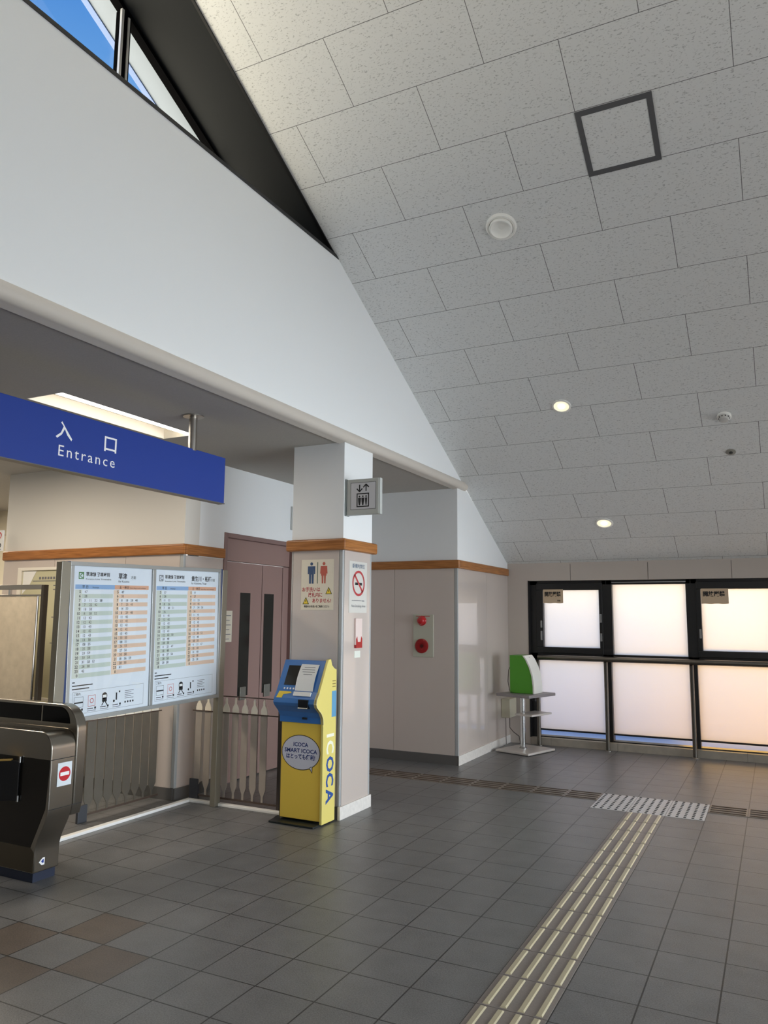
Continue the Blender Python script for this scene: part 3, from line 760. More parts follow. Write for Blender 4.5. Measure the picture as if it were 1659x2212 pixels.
min_hd2 = ['57', '27', '11 33', '14 45', '7 34 58', '36', '11 41', '12 42', '12 42', '12 38', '12 41', '13 38 52', '12 48', '08 38', '4 21 47', '18 48', '14 48', '22 58', '25 58', '']
hours = [str(h) for h in range(5, 24)] + ['0']
def sheet(a0, a1, mk, title, dest, sub, wk, hd, lab):
    b0, b1 = 0.032, BH-0.032
    s = MB().rect(fb, a0, a1, b0, b1, 0.0).build('timetable_sheet', SHEET, tb); s['label'] = lab
    H = b1-b0; Wd_ = a1-a0
    X = lambda f: a0+f*Wd_
    Z = lambda f: b1-f*H
    k = MB(); k.rect(fb, X(0.02), X(0.50), Z(0.152), Z(0.122), 0.001); k.build('weekday_heading', HB, s)
    k = MB(); k.rect(fb, X(0.50), X(0.96), Z(0.152), Z(0.122), 0.001); k.build('holiday_heading', HO, s)
    g, o_, lg, lo_ = MB(), MB(), MB(), MB()
    tx, t_wk, t_hd = MB(), MB(), MB()
    r0, r1 = 0.156, 0.745
    for i in range(20):
        za, zb = Z(r0+(r1-r0)*(i+1)/20), Z(r0+(r1-r0)*i/20)
        if i % 2:
            g.rect(fb, X(0.10), X(0.48), za, zb, 0.0008); o_.rect(fb, X(0.56), X(0.95), za, zb, 0.0008)
        lg.rect(fb, X(0.02), X(0.10), za, zb, 0.0008); lo_.rect(fb, X(0.49), X(0.56), za, zb, 0.0008)
        h = (zb-za)*0.66; zt = za+(zb-za)*0.22
        t_wk.text(hours[i], fb, X(0.085), zt, h, 0.0016, align='R', bold=0.02); t_hd.text(hours[i], fb, X(0.55), zt, h, 0.0016, align='R', bold=0.02)
        for j, mm in enumerate(wk[i].split()): t_wk.text(mm, fb, X(0.13+0.062*j), zt, h*0.9, 0.0016)
        for j, mm in enumerate(hd[i].split()): t_hd.text(mm, fb, X(0.59+0.062*j), zt, h*0.9, 0.0016)
    g.build('green_rows', GRN, s); o_.build('orange_rows', ORG, s); lg.build('green_hour_column', LG, s); lo_.build('orange_hour_column', LO, s)
    k = MB(); k.frame_rect(fb, X(0.055), X(0.115), Z(0.085), Z(0.038), 0.006, 0.001)
    k.text('C', fb, X(0.072), Z(0.076), 0.03, 0.0012, bold=0.02)
    k.build('line_mark', mk, s, fix=False)
    tx.text(title, fb, X(0.14), Z(0.062), 0.022, 0.0012, width=0.29*Wd_, bold=0.02)
    tx.text('Kusatsu Line Timetable', fb, X(0.14), Z(0.088), 0.010, 0.0012, width=0.31*Wd_)
    tx.text(dest, fb, X(0.545), Z(0.074), 0.032, 0.0012, sx=0.92, bold=0.02)
    tx.text('方面', fb, X(0.71 if len(dest) < 4 else 0.87), Z(0.074), 0.018, 0.0012)
    tx.text(sub, fb, X(0.545), Z(0.102), 0.016, 0.0012)
    tx.text('平 日', fb, X(0.10), Z(0.146), 0.017, 0.0018, bold=0.01); tx.text('Weekdays', fb, X(0.22), Z(0.145), 0.010, 0.0018)
    tx.text('土・休日', fb, X(0.56), Z(0.146), 0.017, 0.0018, bold=0.01); tx.text('Saturdays and holidays', fb, X(0.70), Z(0.145), 0.009, 0.0018, width=0.22*Wd_)
    t_wk.build('weekday_lettering', INK, s, fix=False); t_hd.build('holiday_lettering', INK, s, fix=False); tx.build('title_lettering', INK, s, fix=False); tx = MB()
    for i, wdt in enumerate((0.03, 0.24, 0.20)): tx.rect(fb, X(0.03), X(0.03+wdt), Z(0.776+0.022*i), Z(0.769+0.022*i), 0.001)
    tx.text('ご案内', fb, X(0.055), Z(0.858), 0.014, 0.001)
    tx.frame_rect(fb, X(0.04), X(0.93), Z(0.982), Z(0.835), 0.0012, 0.001)
    tx.build('footnote_lettering', INK, s, fix=False); tx = MB()
    # pictogram row
    def PX(f): return X(0.06+0.155*f)
    tx.frame_rect(fb, PX(0), PX(0.68), Z(0.94), Z(0.87), 0.002, 0.001); tx.rect(fb, PX(0.02), PX(0.66), Z(0.912), Z(0.903), 0.0012)
    tx.disc(fb, (PX(2.05)+PX(2.62))/2, Z(0.885), 0.024, 0.001); tx.rect(fb, PX(2.15), PX(2.52), Z(0.925), Z(0.885), 0.001)
    tx.line(fb, (PX(2.12), Z(0.948)), (PX(2.3), Z(0.92)), 0.007, 0.001); tx.line(fb, (PX(2.55), Z(0.948)), (PX(2.37), Z(0.92)), 0.007, 0.001)
    tx.disc(fb, PX(3.1), Z(0.93), 0.009, 0.001); tx.line(fb, (PX(3.3), Z(0.925)), (PX(3.3), Z(0.875)), 0.012, 0.001); tx.disc(fb, PX(3.55), Z(0.87), 0.007, 0.001)
    for i in range(5): tx.rect(fb, PX(4.0), PX(4.55 if i % 2 else 4.75), Z(0.872+0.013*i), Z(0.869+0.013*i), 0.001)
    for i in range(4): tx.disc(fb, PX(4.05+0.22*i), Z(0.948), 0.0075, 0.001, 10)
    for i in range(4):
        tx.rect(fb, PX(i), PX(i+0.45), Z(0.959), Z(0.954), 0.001); tx.rect(fb, PX(i+0.55), PX(i+0.68), Z(0.962), Z(0.948), 0.001); tx.rect(fb, PX(i), PX(i+0.66), Z(0.972), Z(0.969), 0.001)
    tx.build('pictogram_print', INK, s, fix=False)
    w = MB(); w.rect(fb, (PX(2.18)), PX(2.49), Z(0.897), Z(0.878), 0.0015); w.build('train_window', WHITEP, s)
    r = MB(); r.frame_rect(fb, PX(1.05), PX(1.62), Z(0.942), Z(0.868), 0.003, 0.001); r.ring(fb, (PX(1.05)+PX(1.62))/2, Z(0.905), 0.012, 0.017, 0.001)
    r.build('red_pictogram', mat('pale_red_print', (206, 110, 110), 0.6), s)
sheet(0.036, 0.775, GRL, '草津線 発車時刻', '草津', 'for Kusatsu', min_wk, min_hd, 'left timetable sheet')
sheet(0.815, 1.574, GREYINK, '草津線 発車時刻', '貴生川・柘植', 'for Kibukawa, Tsuge', min_wk2, min_hd2, 'right timetable sheet')

# ------------------------------------------------------------------ ticket gate
tg = thing('ticket_gate', (-3.4, -0.38, 0), 'stainless steel ticket gate with black display, cut by the left picture edge', 'ticket gate')
GX = -5.2
prof = [(GX, 0.055), (-3.12, 0.055), (-3.12, 0.17)] 
for i in range(1, 11):
    u = i/10; sm = u*u*(3-2*u); prof.append((-3.12+0.09*sm, 0.17+0.26*u))
prof += [(-3.03, 0.775)] + arc(-3.13, 0.775, 0.10, 0, 90, 8)[1:] + [(GX, 0.875)]
body = MB().prism(prof, FY, 0.300, 0.48).build('gate_body', GATE, tg, smooth=True, bevel=0.006)
MB().box(GX, -3.135, -0.47, -0.31, 0.0, 0.056).build('plinth', mat('dark_blue_plinth', (38, 46, 66), 0.4), tg)
prof2 = [(GX, 0.36), (-3.045, 0.36), (-3.025, 0.44), (-3.025, 0.86)] + arc(-3.185, 0.86, 0.16, 0, 90, 10)[1:] + [(GX, 1.02)]
MB().prism(prof2, FY, 0.225, 0.299).build('display_housing', GATE, tg, smooth=True, bevel=0.006)
GLASSB = mat('black_display', (3, 3, 4), 0.06, spec=0.2)
MB().prism([(GX+0.05, 0.905), (-3.36, 0.905), (-3.36, 1.003), (GX+0.05, 1.003)], FY, 0.299, 0.302).build('display_screen', GLASSB, tg)
MB().prism([(-3.342, 0.905), (-3.095, 0.905)] + arc(-3.192, 0.908, 0.095, 5, 90, 8) + [(-3.342, 1.003)], FY, 0.299, 0.302).build('display_screen', GLASSB, tg)
MB().prism([(GX, 0.20), (-3.16, 0.20)] + [(-3.055, 0.43), (-3.035, 0.715), (GX, 0.715)], FY, 0.4795, 0.4815).build('side_panel', mat('gate_dark_panel', (40, 37, 33), 0.25, metal=0.4), tg)
MB().prism([(GX, 0.06), (-3.125, 0.06), (-3.125, 0.17), (-3.16, 0.20), (GX, 0.20)], FY, 0.4795, 0.4812).build('lower_panel', mat('gate_lower_panel', (92, 84, 70), 0.3, metal=0.6), tg)
k = MB(); k.box(-3.031, -3.0275, -0.478, -0.232, 0.713, 0.717); k.box(-3.035, -3.0275, -0.478, -0.232, 0.425, 0.428)
k.build('panel_seam', INK, tg)
# flap swinging out to the camera side
ff = F((-3.29, -0.485, 0), Vector((-0.85, -0.53, 0)).normalized(), (0,0,1), Vector((0.53, -0.85, 0)).normalized())
fpv = MB().prism([(0.0, 0.455), (0.05, 0.46), (0.62, 0.42), (0.66, 0.50), (0.60, 0.68), (0.05, 0.695), (0, 0.69)], ff, -0.012, 0.012).build('gate_flap', mat('black_flap', (14, 14, 16), 0.3), tg, bevel=0.004)
MB().prism([(0.05, 0.695), (0.60, 0.68), (0.60, 0.688), (0.05, 0.703)], ff, -0.013, 0.013).build('flap_edge', mat('gold_edge', (206, 172, 96), 0.3, metal=0.7), fpv)
for z in (0.47, 0.70): MB().tube([(-3.288, -0.49, z-0.018), (-3.288, -0.49, z+0.018)], 0.008, 12).build('flap_hinge', CHROME, tg, smooth=True)
f3 = F((-3.0285, 0, 0), (0,1,0), (0,0,1), (1,0,0))
st = MB().rect(f3, -0.428, -0.322, 0.552, 0.690, 0.0).build('no_entry_sticker', mat('sticker_white', (226, 234, 240), 0.5), tg)
MB().disc(f3, -0.375, 0.622, 0.043, 0.0008).build('red_disc', RED, st)
MB().rect(f3, -0.408, -0.342, 0.612, 0.633, 0.0016).build('white_bar', WHITEP, st)
f4 = F((-3.1185, 0, 0), (0,1,0), (0,0,1), (1,0,0))
ar = MB().flat([(-0.446,0.112),(-0.425,0.092),(-0.405,0.092),(-0.405,0.134),(-0.418,0.134),(-0.428,0.128)], f4, 0.0).build('arrow_sticker', WHITEP, tg)
MB().flat([(-0.431,0.113),(-0.421,0.104),(-0.412,0.104),(-0.412,0.126),(-0.421,0.123)], f4, 0.0008).build('blue_mark', BLUE, ar)

# ------------------------------------------------------------------ fences of pale pickets
PK = mat('picket_steel', (186, 176, 166), 0.4, metal=0.25, vary=0.05, bscale=10)
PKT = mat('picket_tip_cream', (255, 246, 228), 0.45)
PK2 = mat('picket_polished', (150, 144, 134), 0.28, metal=0.75, vary=0.05, bscale=10)
FG = clear_material('fence_glass', (0.90, 0.92, 0.90, 1))
RAILM = mat('thin_brown_rail', (84, 70, 62), 0.4)
def picket(fr, a, par, w=0.033, pm=None):
    n = 0.010
    p = MB().prism([(a-n, 0.06), (a+n, 0.06), (a+n, 0.105), (a+w, 0.16), (a+w, 0.752), (a-w, 0.752), (a-w, 0.16), (a-n, 0.105)], fr, 0.0, 0.006).build('picket', pm or PK, par)
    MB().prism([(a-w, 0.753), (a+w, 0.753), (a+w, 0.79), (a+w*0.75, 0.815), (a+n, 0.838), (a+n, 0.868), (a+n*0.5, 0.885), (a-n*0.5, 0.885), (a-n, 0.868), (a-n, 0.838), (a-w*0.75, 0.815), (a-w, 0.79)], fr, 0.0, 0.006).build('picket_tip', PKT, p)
f1 = F((0, 1.60, 0), (1,0,0), (0,0,1), (0,-1,0))
fn = thing('picket_fence', (-3.22, 1.60, 0), 'waist-high fence of slim steel pickets between timetable post and yellow machine', 'fence', 'picket fences beside the gates')
for i in range(8): picket(f1, -3.655+0.0985*i, fn)
for nm, z0, z1, c0, c1 in (('middle_rail', 0.754, 0.764, 0.006, 0.012), ('top_rail', 0.892, 0.900, 0.0, 0.006), ('bottom_rail', 0.045, 0.060, 0.0, 0.008)):
    MB().prism([(-3.72,z0),(-2.80,z0),(-2.80,z1),(-3.72,z1)], f1, c0, c1).build(nm, RAILM, fn)
MB().rect(f1, -3.72, -2.80, 0.02, 0.895, -0.008).build('glass_panel', FG, fn)
MB().prism([(-3.725,0.0),(-3.63,0.0),(-3.63,0.185),(-3.725,0.185)], f1, -0.01, 0.016).build('foot_block', mat('foot_block_grey', (66, 68, 74), 0.4), fn, bevel=0.004)
MB().box(-2.815, -2.79, 1.585, 1.61, 0.0, 0.90).build('end_post', mat('end_post_dark', (70, 62, 58), 0.4), fn)
f2 = F((-3.95, 0, 0), (0,1,0), (0,0,1), (1,0,0))
fn2 = thing('picket_fence', (-3.95, 1.0, 0), 'fence of slim steel pickets below the timetable board, behind the ticket gate', 'fence', 'picket fences beside the gates')
for i in range(8): picket(f2, 0.675+0.0985*i, fn2, 0.044, PK2)
for nm, z0, z1, c0, c1 in (('middle_rail', 0.754, 0.764, 0.006, 0.012), ('top_rail', 0.892, 0.900, 0.0, 0.006), ('bottom_rail', 0.045, 0.060, 0.0, 0.008)):
    MB().prism([(0.60,z0),(1.44,z0),(1.44,z1),(0.60,z1)], f2, c0, c1).build(nm, RAILM, fn2)
MB().rect(f2, 0.60, 1.44, 0.02, 0.895, -0.008).build('glass_panel', FG, fn2)
MB().prism([(0.575,0.0),(0.665,0.0),(0.665,0.13),(0.575,0.13)], f2, -0.01, 0.016).build('foot_block', MATS['foot_block_grey'], fn2, bevel=0.004)

# ------------------------------------------------------------------ card charging machine
mc = thing('card_charging_machine', (-2.475, 1.5, 0), 'yellow and blue card charging machine standing against the column', 'ticket machine')
YB = mat('machine_yellow', (246, 208, 86), 0.4); YS = mat('machine_side_yellow', (230, 214, 122), 0.4); BH_ = mat('machine_blue', (62, 120, 190), 0.35)
RIM = mat('machine_rim', (236, 226, 176), 0.4)
MB().box(-2.660, -2.29, 1.41, 1.585, 0.03, 0.765).build('cabinet', YB, mc, bevel=0.004)
side = [(1.398, 0.012), (1.59, 0.012), (1.59, 1.165), (1.555, 1.175), (1.52, 1.20), (1.50, 1.25), (1.462, 1.245), (1.335, 1.0), (1.298, 0.95), (1.288, 0.915), (1.30, 0.89), (1.365, 0.84), (1.392, 0.80), (1.398, 0.755)]
SPN = MB().prism(side, FX, -2.290, -2.268).build('side_panel', YS, mc, bevel=0.003)
k = MB()
for (p, q_) in zip(side[7:13], side[8:14]):
    d_ = Vector((q_[0]-p[0], q_[1]-p[1])).normalized(); nn = Vector((d_.y, -d_.x))*-0.0035
    k.prism([p, q_, (q_[0]+nn.x, q_[1]+nn.y), (p[0]+nn.x, p[1]+nn.y)], FX, -2.291, -2.266)
k.build('panel_rim', RIM, SPN)
MB().box(-2.668, -2.655, 1.412, 1.59, 0.012, 0.76).build('side_panel', mat('machine_dark_side', (84, 76, 60), 0.5), mc, bevel=0.003)
head = [(1.40, 0.755), (1.58, 0.755), (1.58, 1.17), (1.52, 1.21), (1.49, 1.235), (1.462, 1.235), (1.345, 1.0), (1.31, 0.95), (1.30, 0.915), (1.315, 0.892), (1.372, 0.842), (1.398, 0.80)]
hd = MB().prism(head, FX, -2.674, -2.290).build('machine_head', BH_, mc, bevel=0.003)
# sloping console frame
A0 = Vector((0, 1.345, 1.0)); A1 = Vector((0, 1.462, 1.235)); vdir = (A1-A0).normalized()
fm = F((-2.655, 1.345, 1.0), (1,0,0), vdir, Vector((0, -vdir.z, vdir.y)))
sl = (A1-A0).length
MB().prism([(0.035, 0.05), (0.20, 0.05), (0.20, 0.215), (0.035, 0.215)], fm, 0.0, 0.004).build('touch_screen', mat('screen_dark', (48, 48, 46), 0.15), mc, bevel=0.002)
k = MB()
for i in range(4): k.disc(fm, 0.05+0.028*i, 0.022, 0.008, 0.002, 12)
k.build('icon_marks', WHITEP, mc)
np_ = MB()
for i in range(7):
    u0, u1 = i/7, (i+1)/7
    lift = lambda u: 0.004 + 0.022*math.sin(math.pi*u)**1.0*0.6
    vs = [fm(0.152, 0.005+0.222*u0, lift(u0)), fm(0.318, 0.005+0.222*u0, lift(u0)), fm(0.318, 0.005+0.222*u1, lift(u1)), fm(0.152, 0.005+0.222*u1, lift(u1))]
    np_.add(vs, [(0,1,2,3)])
npo = np_.build('paper_notice', PAPER, mc)
k = MB()
for i, (a0, a1) in enumerate(((0.19, 0.29), (0.175, 0.295), (0.185, 0.30), (0.20, 0.28))):
    k.rect(fm, a0, a1, 0.196-0.020*i, 0.200-0.020*i, 0.004+0.0132*math.sin(math.pi*(0.193-0.02*i)/0.222)+0.0015)
k.build('notice_lines', GREYINK, npo)
MB().prism([(0.155, -0.040), (0.312, -0.040), (0.312, -0.006), (0.155, -0.006)], fm, 0.0, 0.016).build('paper_label', PAPER, mc)
f5 = F((-2.655, 1.31, 0.95), (1,0,0), Vector((0, 0.035, 0.05)).normalized(), Vector((0, -0.05, 0.035)).normalized())
k = MB(); k.flat([(0.004, 0.0), (0.055, 0.0), (0.06, 0.03), (0.13, 0.045), (0.12, 0.058), (0.012, 0.058)], f5, 0.002); k.build('yellow_label', YEL, mc)
f6 = F((-2.655, 1.30, 0.0), (1,0,0), (0,0,1), (0,-1,0))
MB().prism([(0.215, 0.875), (0.305, 0.875), (0.305, 0.945), (0.215, 0.945)], f6, -0.03, 0.004).build('card_tray', mat('tray_dark', (16, 18, 24), 0.3), mc, bevel=0.003)
MB().box(-2.435, -2.355, 1.288, 1.297, 0.878, 0.886).build('tray_lip', mat('tray_lip_pale', (220, 214, 200), 0.4), mc)
MB().prism([(0.20, 0.785), (0.24, 0.785), (0.24, 0.80), (0.20, 0.80)], f6, -0.12, -0.085).build('coin_slot', INK, mc)
fq = F((0, 1.409, 0), (1,0,0), (0,0,1), (0,-1,0))
bub = MB()
pts = [(-2.475+0.172*math.cos(2*math.pi*i/40), 0.530+0.128*math.sin(2*math.pi*i/40)) for i in range(40)]
bub.flat([(-2.475+0.178*math.cos(2*math.pi*i/40), 0.530+0.134*math.sin(2*math.pi*i/40)) for i in range(40)], fq, 0.0); bub.flat([(-2.40, 0.42), (-2.365, 0.432), (-2.368, 0.378)], fq, 0.0)
bo = bub.build('speech_bubble', mat('bubble_outline', (84, 72, 50), 0.5), mc)
k = MB(); k.flat(pts, fq, 0.001); k.flat([(-2.394, 0.424), (-2.371, 0.432), (-2.371, 0.390)], fq, 0.001); k.build('bubble_face', mat('bubble_white', (214, 214, 226), 0.5), bo)
k = MB(); k.text('ICOCA', fq, -2.475, 0.575, 0.030, 0.002, align='C', width=0.135, bold=0.02); k.text('SMART ICOCA', fq, -2.475, 0.528, 0.030, 0.002, align='C', width=0.30, bold=0.02)
k.text('はとっても便利!', fq, -2.475, 0.482, 0.030, 0.002, align='C', width=0.265, bold=0.025)
k.build('bubble_lettering', mat('bubble_blue_ink', (30, 56, 122), 0.5), bo, fix=False)
fsd = F((-2.2672, 0, 0), (0,1,0), (0,0,1), (1,0,0))
for ch, z, m__ in (('I', 0.675, 'side_letter_pale'), ('C', 0.625, 'side_letter_pale'), ('O', 0.505, 'side_letter_blue'), ('C', 0.38, 'side_letter_blue'), ('A', 0.265, 'side_letter_blue')):
    mm = mat('side_letter_pale', (250, 248, 226), 0.4) if 'pale' in m__ else mat('side_letter_blue', (44, 84, 156), 0.4)
    MB().text(ch, fsd, 1.455, z, 0.105, 0.0, rot=-math.pi/2, bold=0.03, width=None, sx=1.0).build('side_letter', mm, SPN, fix=False)
k = MB().rect(fsd, 1.52, 1.588, 0.80, 1.0, 0.0); k.build('blue_patch', mat('side_patch_blue', (96, 160, 200), 0.4), SPN)
k = MB()
for i in range(3): k.rect(fsd, 1.525, 1.575, 1.03+0.022*i, 1.038+0.022*i, 0.0)
k.build('vent_marks', mat('vent_brown', (150, 134, 70), 0.5), SPN)
MB().prism([(-2.70, 1.318), (-2.292, 1.312), (-2.285, 1.42), (-2.74, 1.50)], FZ, 0.0, 0.014).build('base_plate', mat('base_plate_dark', (26, 34, 36), 0.4), mc, bevel=0.003)

# ------------------------------------------------------------------ posters and fittings on the column
fc = F((0, 1.63, 0), (1,0,0), (0,0,1), (0,-1,0))
po = thing('toilet_poster', (-2.49, 1.629, 1.84), 'cream toilet poster with blue and red figures on the column', 'poster')
MB().prism([(-2.648,1.635),(-2.334,1.635),(-2.334,2.053),(-2.648,2.053)], fc, 0.0, 0.003).build('poster_sheet', CREAMP, po)
def man(mb, a, b, h, c, skirt=False):
    mb.disc(fc if c < 1 else fc, a, b+h*0.91, h*0.075, c, 16)
    if skirt:
        mb.flat([(a-h*.17,b+h*.80),(a+h*.17,b+h*.80),(a+h*.20,b+h*.45),(a+h*.14,b+h*.45),(a+h*.12,b+h*.62),(a+h*.15,b+h*.36),(a+h*.11,b+h*.36),(a+h*.10,b),(a+h*.03,b),(a+h*.02,b+h*.36),(a-h*.02,b+h*.36),(a-h*.03,b),(a-h*.10,b),(a-h*.11,b+h*.36),(a-h*.15,b+h*.36),(a-h*.12,b+h*.62),(a-h*.14,b+h*.45),(a-h*.20,b+h*.45)], fc, c)
    else:
        mb.flat([(a-h*.20,b+h*.80),(a+h*.20,b+h*.80),(a+h*.20,b+h*.44),(a+h*.14,b+h*.44),(a+h*.13,b+h*.70),(a+h*.12,b),(a+h*.02,b),(a+h*.01,b+h*.42),(a-h*.01,b+h*.42),(a-h*.02,b),(a-h*.12,b),(a-h*.13,b+h*.70),(a-h*.14,b+h*.44),(a-h*.20,b+h*.44)], fc, c)
k = MB(); man(k, -2.548, 1.853, 0.180, 0.004); k.build('man_figure', mat('figure_blue', (52, 78, 116), 0.6), po)
k = MB(); man(k, -2.428, 1.853, 0.180, 0.004, True); k.build('woman_figure', mat('figure_red', (190, 92, 76), 0.6), po)
k = MB(); k.rect(fc, -2.492, -2.485, 1.853, 2.03, 0.004); k.build('divider_line', mat('divider_green', (84, 104, 88), 0.6), po)
k = MB(); k.text('お手洗いは', fc, -2.635, 1.790, 0.028, 0.004, width=0.175, bold=0.015); k.text('改札内に', fc, -2.575, 1.745, 0.028, 0.004, width=0.135, bold=0.015); k.text('ありません!', fc, -2.535, 1.698, 0.028, 0.004, width=0.180, bold=0.015)
k.build('red_lettering', mat('poster_red_ink', (186, 60, 70), 0.6), po, fix=False)
k = MB(); k.text('駅前のお手洗いをご利用ください', fc, -2.615, 1.656, 0.015, 0.004, width=0.245, bold=0.02); k.build('black_lettering', INK, po, fix=False)
for (a, b) in ((-2.378, 1.795), (-2.598, 1.712)):
    tr_ = MB().flat([(a-0.032, b-0.030), (a+0.032, b-0.030), (a, b+0.030)], fc, 0.004).build('warning_triangle', mat('triangle_outline', (84, 78, 30), 0.6), po)
    MB().flat([(a-0.023, b-0.025), (a+0.023, b-0.025), (a, b+0.018)], fc, 0.0048).build('yellow_face', YEL, tr_)
    k = MB().rect(fc, a-0.003, a+0.003, b-0.012, b+0.006, 0.0056); k.build('exclamation_mark', INK, tr_)

fx = F((-2.25, 0, 0), (0,1,0), (0,0,1), (1,0,0))
ns = thing('no_smoking_poster', (-2.249, 1.89, 1.83), 'tall no smoking poster with red ring on the lit side of the column', 'poster')
MB().prism([(1.735,1.615),(2.045,1.615),(2.045,2.045),(1.735,2.045)], fx, 0.0, 0.003).build('poster_sheet', mat('grey_white_paper', (214, 212, 206), 0.35), ns)
k = MB().ring(fx, 1.895, 1.862, 0.088, 0.108, 0.0045); k.line(fx, (1.825, 1.932), (1.965, 1.792), 0.020, 0.0045); k.build('red_ring', mat('ring_red', (186, 62, 66), 0.5), ns)
k = MB(); k.rect(fx, 1.835, 1.885, 1.846, 1.868, 0.004); k.rect(fx, 1.905, 1.955, 1.846, 1.868, 0.004); k.build('cigarette', INK, ns)
k = MB(); k.text('駅構内禁煙', fx, 1.895, 1.992, 0.028, 0.004, align='C', width=0.215, bold=0.01); k.build('blue_lettering', mat('poster_blue_ink', (86, 106, 130), 0.6), ns, fix=False)
k = MB(); k.rect(fx, 1.78, 1.95, 1.715, 1.719, 0.004); k.rect(fx, 1.955, 2.0, 1.712, 1.720, 0.004); k.text('Non Smoking Area', fx, 1.895, 1.662, 0.022, 0.004, align='C', width=0.24); k.build('grey_lettering', GREYINK, ns, fix=False)

cb = thing('call_box', (-2.249, 1.89, 1.42), 'pale pink box with a red tab below the no smoking poster', 'call box')
MB().prism([(1.835,1.35),(1.945,1.35),(1.945,1.57),(1.835,1.57)], fx, 0.0, 0.018).build('box_body', mat('pale_pink_plastic', (234, 214, 208), 0.4), cb, bevel=0.004)
MB().prism([(1.838,1.325),(1.942,1.325),(1.942,1.40),(1.925,1.42),(1.915,1.375),(1.865,1.375),(1.855,1.42),(1.838,1.40)], fx, 0.0, 0.020).build('red_tab', REDD, cb)
cl = MB().prism([(1.84,1.245),(1.94,1.245),(1.94,1.30),(1.84,1.30)], fx, 0.0, 0.003).build('white_label', mat('label_white', (232, 236, 226), 0.4))
tag(cl, 'small white label under the pink box on the column', 'label')

# projecting lift sign on the column
ls = thing('lift_sign', (-2.1, 1.675, 2.41), 'grey projecting lift sign with arrows and three figures on the column', 'sign')
SBG = mat('sign_box_grey', (178, 181, 177), 0.4)
MB().box(-2.25, -2.238, 1.644, 1.706, 2.408, 2.715).build('wall_bracket', mat('bracket_grey', (132, 138, 136), 0.4), ls, bevel=0.002)
sb = MB().box(-2.238, -1.936, 1.652, 1.700, 2.412, 2.710).build('sign_box', SBG, ls, bevel=0.006)
MB().box(-1.936, -1.926, 1.656, 1.696, 2.412, 2.710).build('end_cap', mat('end_cap_grey', (196, 200, 196), 0.4), ls, bevel=0.002)
fl2 = F((0, 1.6515, 0), (1,0,0), (0,0,1), (0,-1,0))
MB().rect(fl2, -2.194, -1.966, 2.459, 2.677, 0.0015).build('sign_face', mat('sign_face_pale', (196, 196, 200), 0.35), ls)
k = MB(); k.frame_rect(fl2, -2.198, -1.962, 2.455, 2.681, 0.004, 0.001); k.build('face_groove', mat('groove_grey', (96, 98, 98), 0.5), ls)
k = MB(); k.frame_rect(fl2, -2.140, -2.024, 2.475, 2.590, 0.009, 0.0025)
for a, ww in ((-2.113, 0.014), (-2.082, 0.014), (-2.052, 0.010)):
    k.disc(fl2, a, 2.563, 0.0075, 0.0025, 14); k.flat([(a-ww, 2.552), (a+ww, 2.552), (a+ww*0.8, 2.520), (a+ww*0.4, 2.490), (a-ww*0.4, 2.490), (a-ww*0.8, 2.520)], fl2, 0.0025)
for a, sgn in ((-2.113, -1), (-2.053, 1)):
    zc0 = 2.633; k.rect(fl2, a-0.005, a+0.005, zc0-0.028, zc0+0.028, 0.0025)
    k.line(fl2, (a, zc0+sgn*0.030), (a-0.026, zc0+sgn*0.004), 0.010, 0.0025); k.line(fl2, (a, zc0+sgn*0.030), (a+0.026, zc0+sgn*0.004), 0.010, 0.0025)
k.build('lift_pictogram', INK, ls)

# fire alarm panel on the lobby wall
fa = F((0, 4.19, 0), (1,0,0), (0,0,1), (0,-1,0))
al = thing('fire_alarm', (-2.66, 4.188, 1.38), 'pale fire alarm panel with red lamp and red button on the shaded wall', 'fire alarm')
MB().prism([(-2.787,1.14),(-2.538,1.14),(-2.538,1.612),(-2.787,1.612)], fa, 0.0, 0.012).build('alarm_panel', mat('alarm_pale_green', (186, 186, 170), 0.45), al, bevel=0.004)
MB().lathe(F((-2.678, 4.178, 1.543), (1,0,0), (0,0,1), (0,-1,0)), [(0.056, 0.0), (0.056, 0.008), (0.047, 0.014), (0.045, 0.035), (0.034, 0.055), (0.012, 0.064), (0.001, 0.065)], 32).build('red_lamp', REDD, al, smooth=True)
MB().lathe(F((-2.678, 4.178, 1.262), (1,0,0), (0,0,1), (0,-1,0)), [(0.080, 0.0), (0.080, 0.010), (0.070, 0.014), (0.036, 0.012), (0.034, 0.006), (0.001, 0.005)], 36).build('red_button', mat('alarm_red', (150, 24, 28), 0.35), al, smooth=True)
k = MB(); k.rect(fa, -2.75, -2.58, 1.590, 1.597, 0.0135); k.build('alarm_lettering', REDD, al)
MB().lathe(F((-2.678, 4.172, 1.262), (1,0,0), (0,0,1), (0,-1,0)), [(0.020, 0.0), (0.020, 0.004), (0.001, 0.005)], 20).build('push_centre', mat('alarm_dark_red', (84, 12, 16), 0.3), al)

# ------------------------------------------------------------------ handrail in front of the windows
hr = thing('handrail', (0.0, 5.93, 0), 'steel handrail on slim posts along the frosted window', 'handrail')
RST = mat('rail_steel', (124, 118, 110), 0.3, metal=1.0)
MB().tube([(-1.845, 5.93, 1.088), (5.4, 5.93, 1.088)], 0.033, 20).build('rail', RST, hr, smooth=True)
for x in (-1.85, -1.005, -0.025, 0.955, 1.935, 2.915, 3.9):
    p = MB().tube([(x, 5.945, 0.0), (x, 5.945, 1.03), (x, 5.93, 1.06)], 0.024, 16).build('post', RST, hr, smooth=True)
    MB().lathe(F((x, 5.945, 0), (1,0,0), (0,1,0), (0,0,1)), [(0.042, 0.0), (0.042, 0.006), (0.026, 0.010)], 20).build('post_flange', STEEL, p, smooth=True)

